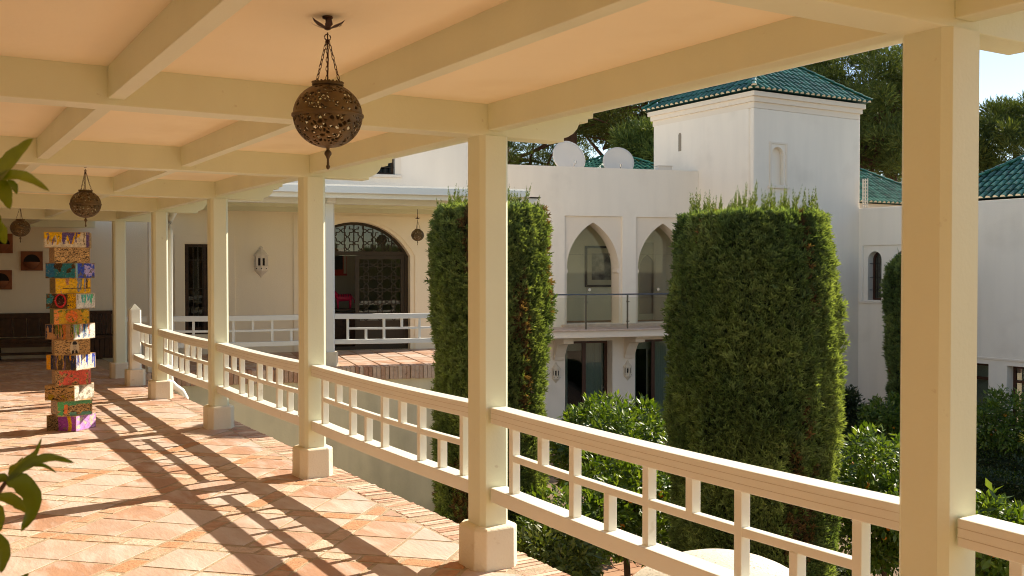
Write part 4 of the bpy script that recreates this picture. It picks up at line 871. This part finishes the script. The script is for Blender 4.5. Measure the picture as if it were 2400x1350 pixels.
m_ = MB(); m_.box(.6, 7.2, 23.7, 30.3, 0, 4.10 - GZ); m_.box(1.4, 8, 13.2, 19.9, 3.605 - GZ, 3.82 - GZ); m_.build('roof_base', 'white2', eh)
pyramid(eh, .4, 7.4, 23.5, 30.5, 4.14 - GZ, 6.25 - GZ, (0,)); pyramid(eh, 1.2, 8.2, 12.9, 20.05, 3.89 - GZ, 6.1 - GZ, (3, 2))
gr = thing('roof_grille', 'pale lattice screen at the junction of tower and east house', 'screen', (26.25, 21.3, 3.71)); b = MB()
for k in range(9): b.box(-.01, .01, -.0, .22, k * .11, k * .11 + .035)
for k in range(3): b.box(-.014, .014, k * .09, k * .09 + .03, 0, .95)
b.build('lattice', 'white2', gr)
lr = thing('back_roof', 'green tiled roof glimpsed between the smaller dish and the tower', 'roof', tuple(wing(12.6, 15.8, 4.3))); pyramid(lr, -2.6, 3.2, -2.2, 2.5, .55, 1.75, (3, 0))

# ================================================================== VEGETATION
def cypress(name, label, cx, cy, Rx, ztop, n, seed, prof, zb=GZ, brown=.1, tips=60, lean=0., spr=.078, grp='clipped columnar cypresses'):
    rs_ = np.random.default_rng(seed); t = thing(name, label, 'cypress', (cx, cy, zb), rs_.random() * 0, grp); H = ztop - zb
    def rad(th, z):
        e = (np.abs(np.cos(th)) ** 3 + np.abs(np.sin(th)) ** 3) ** (-1 / 3.); e = .55 + .45 * e
        nn = fbm(np.stack([np.cos(th) * 2.2 + 7, np.sin(th) * 2.2 + 3, z * .9 + seed], 1), seed) - .5; n2 = fbm(np.stack([np.cos(th) * 7 + 7, np.sin(th) * 7 + 3, z * 1.6 + seed], 1), seed + 5) - .5
        return Rx * e * np.interp(z / H, *zip(*prof)) * (1 + .18 * nn + .24 * n2)
    # dark core
    nz, na = 46, 48; zz, aa = np.meshgrid(np.linspace(0, H - .05, nz), np.linspace(0, 2 * np.pi, na, endpoint=False), indexing='ij'); z = zz.ravel(); a = aa.ravel(); r_ = rad(a, z) - .09
    V = np.stack([np.cos(a) * r_, np.sin(a) * r_, z], 1); k = np.arange((nz - 1) * na); i, j = k // na, k % na; F = np.stack([i * na + j, i * na + (j + 1) % na, (i + 1) * na + (j + 1) % na, (i + 1) * na + j], 1)
    V = np.vstack([V, [0, 0, H - .08]]); Ft = np.array([[(nz - 1) * na + j, (nz - 1) * na + (j + 1) % na, len(V) - 1, len(V) - 1] for j in range(na)])
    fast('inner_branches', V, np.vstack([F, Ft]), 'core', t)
    # sprays on the skin
    th = rs_.random(n) * 2 * np.pi; z = rs_.random(n) ** .9 * H; r0_ = rad(th, z) - .15 * rs_.random(n) ** 1.4 + .02
    topn = int(n * .10); z[:topn] = H - .07 * rs_.random(topn); r0_[:topn] = rad(th[:topn], z[:topn]) * np.sqrt(rs_.random(topn))
    P = np.stack([np.cos(th) * r0_, np.sin(th) * r0_, z], 1); out = np.stack([np.cos(th), np.sin(th), np.zeros(n)], 1); D = out * (.55 + .5 * rs_.random((n, 1))) + np.array([0, 0, 1]) * (.55 + .6 * rs_.random((n, 1))) + rs_.normal(0, .35, (n, 3))
    D[:topn] = rs_.normal(0, .35, (topn, 3)) + np.array([0, 0, 1.2])
    cn = fbm(np.stack([P[:, 0] * 2.3, P[:, 1] * 2.3, P[:, 2] * 1.5], 1) + seed, seed + 9)
    base = lerp(np.tile([.072, .108, .038], (n, 1)), np.tile([.175, .215, .075], (n, 1)), np.clip((cn - .3) * 2.2, 0, 1)) * (.7 + .6 * rs_.random((n, 1)))
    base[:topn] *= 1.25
    bz = fbm(np.stack([np.cos(th) * 3.1 + 2, np.sin(th) * 3.1, z * .55], 1) + seed, seed + 21, 3); br = (bz > .80 - brown) & (rs_.random(n) < .65); base[br] = np.array([.13, .075, .035]) * (.6 + .7 * rs_.random((br.sum(), 1)))
    Vs, Fs, Cs = [], [], []; off = 0
    L = spr * np.clip(np.exp(rs_.normal(-.1, .35, n)), .4, 1.7); Nn = rs_.normal(size=(n, 3))
    D = unit(D)
    for k_, (tw_, lf_, st_) in enumerate(((0, 1., 0), (.8, .62, .25), (-.8, .62, .4), (.6, .5, .55))):
        S = unit(np.cross(D, Nn)); d2 = D * math.cos(tw_) + S * math.sin(tw_); v, f, c = leafmesh(P + D * L[:, None] * st_, d2, Nn + rs_.normal(0, .3, (n, 3)), L * lf_, L * lf_ * .26, base * (1 + .15 * k_ / 3), .1, tip=(.45, .9, 1.7, .9))  # dark bases, pale tips: gap shade and highlights put into the new-growth colour
        Vs.append(v); Fs.append(f + off); Cs.append(c); off += len(v)
    # upright leader shoots on top
    if tips:
        th = rs_.random(tips) * 2 * np.pi; rr = rad(th, np.full(tips, H * .985)) * np.sqrt(rs_.random(tips)) * .97; hh = (.12 + .36 * rs_.random(tips) ** 2)
        for a, r_, h in zip(th, rr, hh):
            m = int(40 + 170 * h); s_ = rs_.random(m); ax = np.array([rs_.normal(0, .12), rs_.normal(0, .12), 1.]); b0 = np.array([math.cos(a) * r_, math.sin(a) * r_, H - .06]); P_ = b0 + ax * (s_[:, None] * h)
            d_ = rs_.normal(0, 1, (m, 3)) * np.array([1, 1, .2]); d_ = unit(d_) * .75 + ax; l = (.075 * (1.15 - s_)) * (.7 + .5 * rs_.random(m)); c_ = np.tile([.125, .155, .045], (m, 1)) * (.75 + .6 * rs_.random((m, 1)))
            v, f, c = leafmesh(P_, d_, rs_.normal(size=(m, 3)), l, l * .26, c_, .1); Vs.append(v); Fs.append(f + off); Cs.append(c); off += len(v)
    fast('foliage', np.concatenate(Vs), np.concatenate(Fs), 'cyp', t, np.concatenate(Cs))
    b = MB(); b.tube([(0, 0, -.05), (0, 0, 1), (0, 0, H - .6)], [.12, .1, .04], 8); b.build('trunk', 'bark', t); return t
c1 = at(1148, 632, 13.2); cypress('cypress_tree', 'slim clipped cypress column behind the second post, flaring at its top', c1[0], c1[1], .665, 2.52, 85000, 3, [(0, .95), (.3, .97), (.6, .99), (.85, 1.05), (.93, 1.08), (1, .95)], brown=.16, tips=130)
c2 = at(1764, 632, 12.0); cypress('cypress_tree', 'broad clipped cypress block filling the middle of the courtyard view', c2[0], c2[1], .885, 2.36, 130000, 5, [(0, .95), (.4, .97), (.62, 1.03), (.8, 1.0), (.94, .95), (1, .88)], brown=.03, tips=230)
c3 = at(2166, 632, 29.5); cypress('cypress_tree', 'dark far cypress partly hidden by the nearest post, before the east house', c3[0], c3[1], .98, 2.05, 26000, 8, [(0, .75), (.5, .95), (.8, 1.), (.95, .95), (1, .7)], brown=.02, tips=60, spr=.14)

def crown(t, n_cl, per, rx, ry, rz, cz, seed, ll=.085, col=((.06, .115, .014), (.20, .27, .045)), mat='leaf', name='crown', zmin=None, wl_=.46):
    rs_ = np.random.default_rng(seed); k = unit(rs_.normal(size=(n_cl, 3))) * (rs_.random((n_cl, 1)) ** .33); lump = .72 + .55 * fbm(k * 2.1 + seed, seed)[:, None]; c = k * lump * np.array([rx, ry, rz]); c[:, 2] += cz
    if zmin is not None: c[:, 2] = np.maximum(c[:, 2], zmin)
    c = np.repeat(c, per, 0); kk = np.repeat(k, per, 0); n = len(c); D = rs_.normal(size=(n, 3)) + kk * .9 + np.array([0, 0, .35]); D = unit(D)
    P = c + D * (.05 + .13 * rs_.random((n, 1))) * (ll / .085); Nn = np.array([0, 0, 1.]) + rs_.normal(0, .5, (n, 3)) + kk * .6; L = ll * (.6 + .7 * rs_.random(n)); D2 = unit(D + rs_.normal(0, .4, (n, 3)) - np.array([0, 0, .15]))
    C_ = lerp(np.tile(col[0], (n, 1)), np.tile(col[1], (n, 1)), rs_.random(n) ** 1.6) * (.8 + .4 * np.repeat(rs_.random((n_cl, 1)), per, 0)); v, f, c_ = leafmesh(P, D2, Nn, L, L * wl_, C_, .18); return fast(name, v, f, mat, t, c_)
om = MB(); om.lathe([(0, -.036), (.015, -.034), (.03, -.02), (.037, 0), (.03, .022), (.015, .034), (0, .036)], 14); omo = om.build('orange', 'orange', None, smooth=True); omesh = omo.data; bpy.data.objects.remove(omo)
def citrus(label, px, py, d, rx, rz, seed, n_cl=150, per=42, fruit=8, side=None, ll=.11, trunk=True):
    c = at(px, py, d); t = thing('orange_tree', label, 'orange tree', (c[0], c[1], GZ), 0, 'small orange trees in the courtyard'); cz = c[2] - GZ; crown(t, n_cl, per, rx, rx, rz, cz, seed, ll); rs_ = np.random.default_rng(seed)
    b = MB(); tp = max(.4, cz - rz * .5); b.tube([(0, 0, -.05), (.03, .02, tp * .5), (-.02, .03, tp)], [.055, .045, .04], 8)
    for k in range(7):
        a = k * .9 + seed; e = Vector((math.cos(a) * rx * .6, math.sin(a) * rx * .6, cz + rz * .3 * math.sin(k))); b.tube([(-.02, .03, tp), (e.x * .4, e.y * .4, tp + (e.z - tp) * .5 + .1), e], [.035, .022, .008], 6)
    b.build('trunk', 'bark', t); toc = np.array([-c[0], -c[1], 1.75 - c[2]]); toc /= np.linalg.norm(toc)
    for k in range(fruit):
        v = unit(rs_.normal(size=3) + toc * 1.4); o = link('orange', omesh, t); o.location = (v[0] * rx * .86, v[1] * rx * .86, cz + v[2] * rz * .8); s_ = rs_.uniform(.9, 1.15); o.scale = (s_,) * 3
    return t
citrus('glossy sunlit orange tree between the two big cypresses', 1430, 1058, 18., 1.12, .80, 21, 230, 46, 3, ll=.125)
citrus('nearer orange tree seen through the railing, one fruit showing', 1470, 1180, 13.2, .72, .62, 22, 110, 42, 4)
citrus('leafy orange tree at the foot of the slim cypress', 1335, 1240, 12.3, .50, .42, 27, 60, 40, 0)
citrus('fruiting orange tree between the broad cypress and the nearest post', 2075, 1185, 14.0, .92, .92, 23, 230, 46, 16)
citrus('shaded orange tree before the east house windows', 2355, 985, 24.0, .85, .65, 24, 120, 42, 6, ll=.11)
citrus('shaded leafy tree beside the far cypress', 2085, 985, 26.5, .62, .55, 25, 90, 40, 1, ll=.11)
citrus('low leafy tree below the rail end at the lower corner', 2300, 1300, 9.0, .36, .42, 26, 70, 40, 2)
def shrub(label, px, py, d, rx, rz, seed, col): c = at(px, py, d); t = thing('shrub', label, 'shrub', (c[0], c[1], GZ), 0); crown(t, 60, 40, rx, rx, rz, c[2] - GZ, seed, .10, col, zmin=.05); b = MB(); [b.tube([(0, 0, -.05), (.1 * math.cos(k), .1 * math.sin(k), .2), (.5 * rx * math.cos(k), .5 * rx * math.sin(k), max(.3, c[2] - GZ))], [.02, .015, .006], 5) for k in range(5)]; b.build('stem', 'bark', t); return t
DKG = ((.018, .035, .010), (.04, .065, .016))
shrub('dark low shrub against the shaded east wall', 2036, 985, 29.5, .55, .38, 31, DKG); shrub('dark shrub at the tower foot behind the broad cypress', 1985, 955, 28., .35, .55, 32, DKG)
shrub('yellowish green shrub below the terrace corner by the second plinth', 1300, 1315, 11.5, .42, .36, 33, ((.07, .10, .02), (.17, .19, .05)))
def hedge(label, x0, x1, y0, y1, h, seed, dens=900, col=((.025, .045, .010), (.065, .095, .020)), ll=.05):  # col carries the light: dark default for shaded hedges, paler for lit ones
    rs_ = np.random.default_rng(seed); t = thing('box_hedge', label, 'hedge', ((x0 + x1) / 2, (y0 + y1) / 2, GZ), 0, 'clipped box hedges of the parterre'); lx, ly = (x1 - x0) / 2, (y1 - y0) / 2
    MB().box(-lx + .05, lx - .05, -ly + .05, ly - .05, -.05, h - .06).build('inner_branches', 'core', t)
    n = int(dens * (4 * lx * ly + h * 4 * (lx + ly))); P = (rs_.random((n, 3)) * 2 - 1) * np.array([lx, ly, h / 2]); P[:, 2] += h / 2; k = rs_.random(n); ar = np.array([4 * lx * ly, 2 * h * 2 * lx, 2 * h * 2 * ly]); ar = np.cumsum(ar / ar.sum()); N_ = np.zeros((n, 3))
    a = k < ar[0]; P[a, 2] = h; N_[a, 2] = 1; a = (k >= ar[0]) & (k < ar[1]); s_ = np.sign(rs_.random(a.sum()) - .5); P[a, 1] = ly * s_; N_[a, 1] = s_; a = k >= ar[1]; s_ = np.sign(rs_.random(a.sum()) - .5); P[a, 0] = lx * s_; N_[a, 0] = s_
    P += N_ * ((fbm(P * 2.5 + seed, seed) - .5) * .14)[:, None] + rs_.normal(0, .015, (n, 3)); D = N_ * .6 + rs_.normal(0, .6, (n, 3)) + np.array([0, 0, .3]); L = ll * (.6 + .8 * rs_.random(n)); C_ = lerp(np.tile(col[0], (n, 1)), np.tile(col[1], (n, 1)), rs_.random(n)); v, f, c = leafmesh(P, D, N_ + rs_.normal(0, .5, (n, 3)), L, L * .55, C_, .15); fast('foliage', v, f, 'leaf', t, c); return t
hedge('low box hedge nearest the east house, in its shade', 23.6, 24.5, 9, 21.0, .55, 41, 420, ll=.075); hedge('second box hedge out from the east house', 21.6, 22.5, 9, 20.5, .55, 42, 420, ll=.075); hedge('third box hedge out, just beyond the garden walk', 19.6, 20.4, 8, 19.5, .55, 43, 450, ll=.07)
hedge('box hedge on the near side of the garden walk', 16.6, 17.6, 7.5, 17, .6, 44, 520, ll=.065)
hedge('sunlit box hedge below the lower corner of the view', 12.6, 14.4, 5.8, 9.6, .6, 45, 700, ((.05, .085, .012), (.13, .17, .03)))  # leaf colour lightened to look sunlit
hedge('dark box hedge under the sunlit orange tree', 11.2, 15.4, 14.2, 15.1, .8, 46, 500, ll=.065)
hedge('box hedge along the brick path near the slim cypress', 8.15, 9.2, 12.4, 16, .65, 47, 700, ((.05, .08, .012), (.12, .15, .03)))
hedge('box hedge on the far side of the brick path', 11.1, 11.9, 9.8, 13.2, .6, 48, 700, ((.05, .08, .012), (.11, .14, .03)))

# domed stucco turret below the terrace
c = at(1692, 1300, 7.2); dm = thing('stucco_turret', 'round stucco turret with crazed white dome rising just beyond the rail', 'turret', (c[0], c[1], GZ)); H = c[2] - GZ; r_ = .86
b = MB(); b.lathe([(r_, -.05), (r_, H - r_ * .80)], 40); b.build('drum', 'retain', dm, smooth=True)
b = MB(); b.lathe([(r_ + .03, H - r_ * .80), (r_ + .03, H - r_ * .76), (r_, H - r_ * .74)] + [(r_ * math.cos(a), H - r_ * .74 + r_ * .74 * math.sin(a)) for a in np.linspace(.05, math.pi / 2 - .001, 14)], 48); b.build('dome', 'stucco', dm, smooth=True)

# spiky palm at the frame edge
c = at(2500, 1085, 11.0); pm = thing('spiky_palm', 'yellow-green spiky palm poking in at the frame edge', 'palm', (c[0], c[1], GZ)); hz = c[2] - GZ
b = MB(); b.tube([(0, 0, -.05), (.03, 0, hz * .5), (0, 0, hz)], [.12, .09, .08], 10); b.build('trunk', 'bark', pm)
pmat = mk('palm_blade', (.14, .17, .025), alt=(.25, .24, .05), rough=.4, transl=.2, rand=1, var=.1)
for k in range(44):
    a = k * 2.399; e = R(-15 + 85 * ((k * .618) % 1)); d = Vector((math.cos(a) * math.cos(e), math.sin(a) * math.cos(e), math.sin(e))); s_ = d.cross(Vector((0, 0, 1))).normalized(); L = .62; vs = []
    for j in range(6): t_ = j / 5; p_ = Vector((0, 0, hz)) + d * L * t_ - Vector((0, 0, .10 * t_ * t_)); w = .020 * (1 - t_) ** .7 * (1 if j else .6); vs += [p_ - s_ * w, p_ + Vector((0, 0, -.006)), p_ + s_ * w]
    b = MB(); b.add(vs, [q for j in range(5) for q in ((j * 3, j * 3 + 1, j * 3 + 4, j * 3 + 3), (j * 3 + 1, j * 3 + 2, j * 3 + 5, j * 3 + 4))]); b.build('frond', pmat, pm)

# pines
def pine(label, px, d, ztop, zbot, rad, seed, n_cl=260, lean=0, bright=1., limbs=9, dens=190):
    c = at(px, 632, d); rs_ = np.random.default_rng(seed); t = thing('pine_tree', label, 'pine', (c[0], c[1], GZ), 0, 'tall pines behind the houses'); zt, zb = ztop - GZ, zbot - GZ
    b = MB(); b.tube([(0, 0, -.1), (.1, .05, zb * .5), (.25 + lean * .5, .1, zb), (.3 + lean, .1, zb + (zt - zb) * .55)], [.42, .34, .27, .14], 10); b.build('trunk', 'pinebark', t)
    lb = MB(); cl = []
    cen = unit(rs_.normal(size=(n_cl, 3))) * (.45 + .55 * rs_.random((n_cl, 1)) ** .6); cen = cen * np.array([rad, rad, (zt - zb) / 2]) * (.75 + .45 * fbm(cen * 1.7 + seed, seed))[:, None]; cen[:, 2] += (zt + zb) / 2; cen[:, 0] += lean * .6
    for k in range(limbs):
        e = cen[rs_.integers(n_cl)]; z0 = zb - (zt - zb) * .05 + (zt - zb) * .45 * rs_.random(); m = np.array([e[0] * .5, e[1] * .5, z0 + (e[2] - z0) * .25]); lb.tube([(.2, .1, z0), tuple(m + rs_.normal(0, .2, 3)), tuple(e)], [.16, .10, .03], 7)
        for q in range(3): e2 = cen[np.argsort(np.linalg.norm(cen - m, axis=1))[rs_.integers(1, 25)]]; lb.tube([tuple(m), tuple((m + e2) / 2 + rs_.normal(0, .15, 3)), tuple(e2)], [.07, .05, .015], 5)
    lb.build('limbs', 'pinebark', t, kind='stuff')
    c_ = np.repeat(cen, dens, 0); n = len(c_); k = unit(rs_.normal(size=(n, 3)) * np.array([1, 1, .8]) + np.array([0, 0, .35])); P = c_ + k * (rs_.random((n, 1)) ** .5) * .52; D = k + rs_.normal(0, .35, (n, 3)) + np.array([0, 0, .45]); L = .27 * (.6 + .7 * rs_.random(n)); C_ = lerp(np.tile([.055, .085, .024], (n, 1)), np.tile([.18, .21, .052], (n, 1)), rs_.random(n) * (.45 + .9 * np.repeat(rs_.random(n_cl), dens))) * bright
    v, f, cc = leafmesh(P, D, rs_.normal(size=(n, 3)), L, L * .17, C_, .1); fast('crown', v, f, 'pine', t, cc); return t
pine('broad sunlit pine crown rising behind the tower roof', 1985, 46, 12.6, 5.6, 4.4, 51, 420)
pine('pine crown between tower and nearest post, its trunk showing', 2085, 52, 11.8, 6.4, 3.4, 52, 220)
pine('dark pine with bare limbs behind the satellite dishes', 1330, 44, 13.0, 7.6, 6.0, 53, 330, limbs=26, dens=150)
pine('pine whose limbs reach beside the tower wall', 1500, 50, 12.5, 7.4, 4.6, 54, 220, limbs=22)
pine('small bright pine tuft beside the tower edge', 1515, 41, 7.6, 6.0, 1.3, 55, 60, bright=1.5, limbs=3)  # needle colour raised so this tuft looks sunlit
pine('pine at the frame edge above the east house roof', 2375, 48, 9.7, 4.6, 3.4, 56, 300)
pine('distant pine filling the gap above the dishes', 1180, 60, 13.5, 5.5, 6.0, 57, 320)
pine('distant pine low behind the pines at the tower side', 1700, 66, 12, 4, 7, 58, 300)
pine('distant pine low behind the east house', 2200, 70, 9.0, 3, 7, 59, 300)

# foreground potted shrub at the frame edge
base = at(-190, 900, 1.50); pp = thing('potted_shrub', 'green leafy shrub with pointed leaves, close to the camera at the frame edge', 'shrub', (base[0], base[1], 0))
def loc(px, py, d): v = at(px, py, d); return Vector((v[0] - base[0], v[1] - base[1], v[2]))
b = MB(); b.lathe([(.13, 0), (.17, .02), (.20, .3), (.225, .31), (.225, .35), (.205, .35), (.2, .31), (0, .31)], 28); b.build('pot', 'terra', pp, smooth=True)
b = MB(); b.tube([(0, 0, .3), (.01, .01, .9), (0, 0, 1.4), (-.01, .01, 1.95)], [.02, .016, .012, .006], 8)
for e0, e1 in ((1.15, loc(14, 1130, 1.46)), (1.5, loc(-12, 425, 1.5)), (1.45, loc(-16, 528, 1.52)), (1.0, loc(-18, 1200, 1.5)), (1.0, loc(20, 1375, 1.42))): b.tube([(0, 0, e0), (Vector((0, 0, e0)) + e1) / 2 + Vector((0, 0, .05)), e1], [.007, .005, .003], 6)
b.build('stem', 'bark', pp)
camr = Vector(tuple(_rt)); camf = Vector(tuple(_fw))
def leaf3(pts, width, bend=.3, d0=1.46, d1=1.46, n=12, roll=.3):
    ps = [loc(px, py, d0 + (d1 - d0) * i / (len(pts) - 1)) for i, (px, py) in enumerate(pts)]
    def cr(t):
        s = t * (len(ps) - 1); i = min(int(s), len(ps) - 2); f = s - i; p0 = ps[max(i - 1, 0)]; p1 = ps[i]; p2 = ps[i + 1]; p3 = ps[min(i + 2, len(ps) - 1)]
        return .5 * ((2 * p1) + (p2 - p0) * f + (2 * p0 - 5 * p1 + 4 * p2 - p3) * f * f + (3 * p1 - p0 - 3 * p2 + p3) * f ** 3)
    vs = []; W_ = width / 2400 / _F * d0
    for i in range(n + 1):
        t = i / n; p = cr(t); dv = (cr(min(1, t + .02)) - cr(max(0, t - .02))).normalized(); s = dv.cross(camf).normalized(); s = (s * math.cos(roll) + camf * math.sin(roll)).normalized(); up = s.cross(dv)
        w = W_ * .5 * (math.sin(math.pi * min(1, t ** .8)) ** .8 + .03) * (1 + .08 * math.sin(t * 23)); cu = -up * w * bend
        vs += [p - s * w + cu, p - s * w * .5 + cu * .35, p, p + s * w * .5 + cu * .35, p + s * w + cu]
    fs = [(i * 5 + k, i * 5 + k + 1, i * 5 + 6 + k, i * 5 + 5 + k) for i in range(n) for k in range(4)]
    m = MB(); m.add(vs, fs); m.build('leaf', 'bigleaf', pp, smooth=True)
leaf3([(-22, 430), (20, 385), (78, 325)], 46, .35, 1.5, 1.44); leaf3([(-20, 425), (10, 414), (50, 412), (85, 427), (116, 448)], 24, .5, 1.5, 1.4); leaf3([(-10, 420), (12, 450), (24, 490)], 34, .3, 1.5, 1.46); leaf3([(16, 425), (34, 436), (40, 455)], 17, .3, 1.5, 1.47)
leaf3([(-16, 528), (2, 540), (13, 572)], 30, .3, 1.52, 1.5); leaf3([(-40, 470), (-20, 510), (3, 545)], 40, .3)
leaf3([(18, 1124), (62, 1080), (84, 1063), (98, 1026)], 17, .25, 1.46, 1.44); leaf3([(16, 1128), (70, 1088), (120, 1072), (175, 1085)], 22, .4, 1.46, 1.38); leaf3([(60, 1092), (100, 1090), (133, 1108)], 9, .3, 1.44, 1.40); leaf3([(24, 1120), (44, 1092), (52, 1072)], 34, .3, 1.46, 1.5)
leaf3([(14, 1132), (45, 1128), (75, 1155), (78, 1195), (49, 1246)], 44, .4, 1.46, 1.40); leaf3([(-12, 1164), (25, 1168), (50, 1185), (68, 1203)], 26, .4, 1.46, 1.44); leaf3([(-18, 1130), (5, 1120), (24, 1124)], 22, .3); leaf3([(-14, 1180), (-2, 1205), (0, 1246)], 26, .3)
leaf3([(-8, 1250), (12, 1290), (2, 1343)], 26, .3); leaf3([(20, 1375), (45, 1362), (68, 1344)], 18, .3)
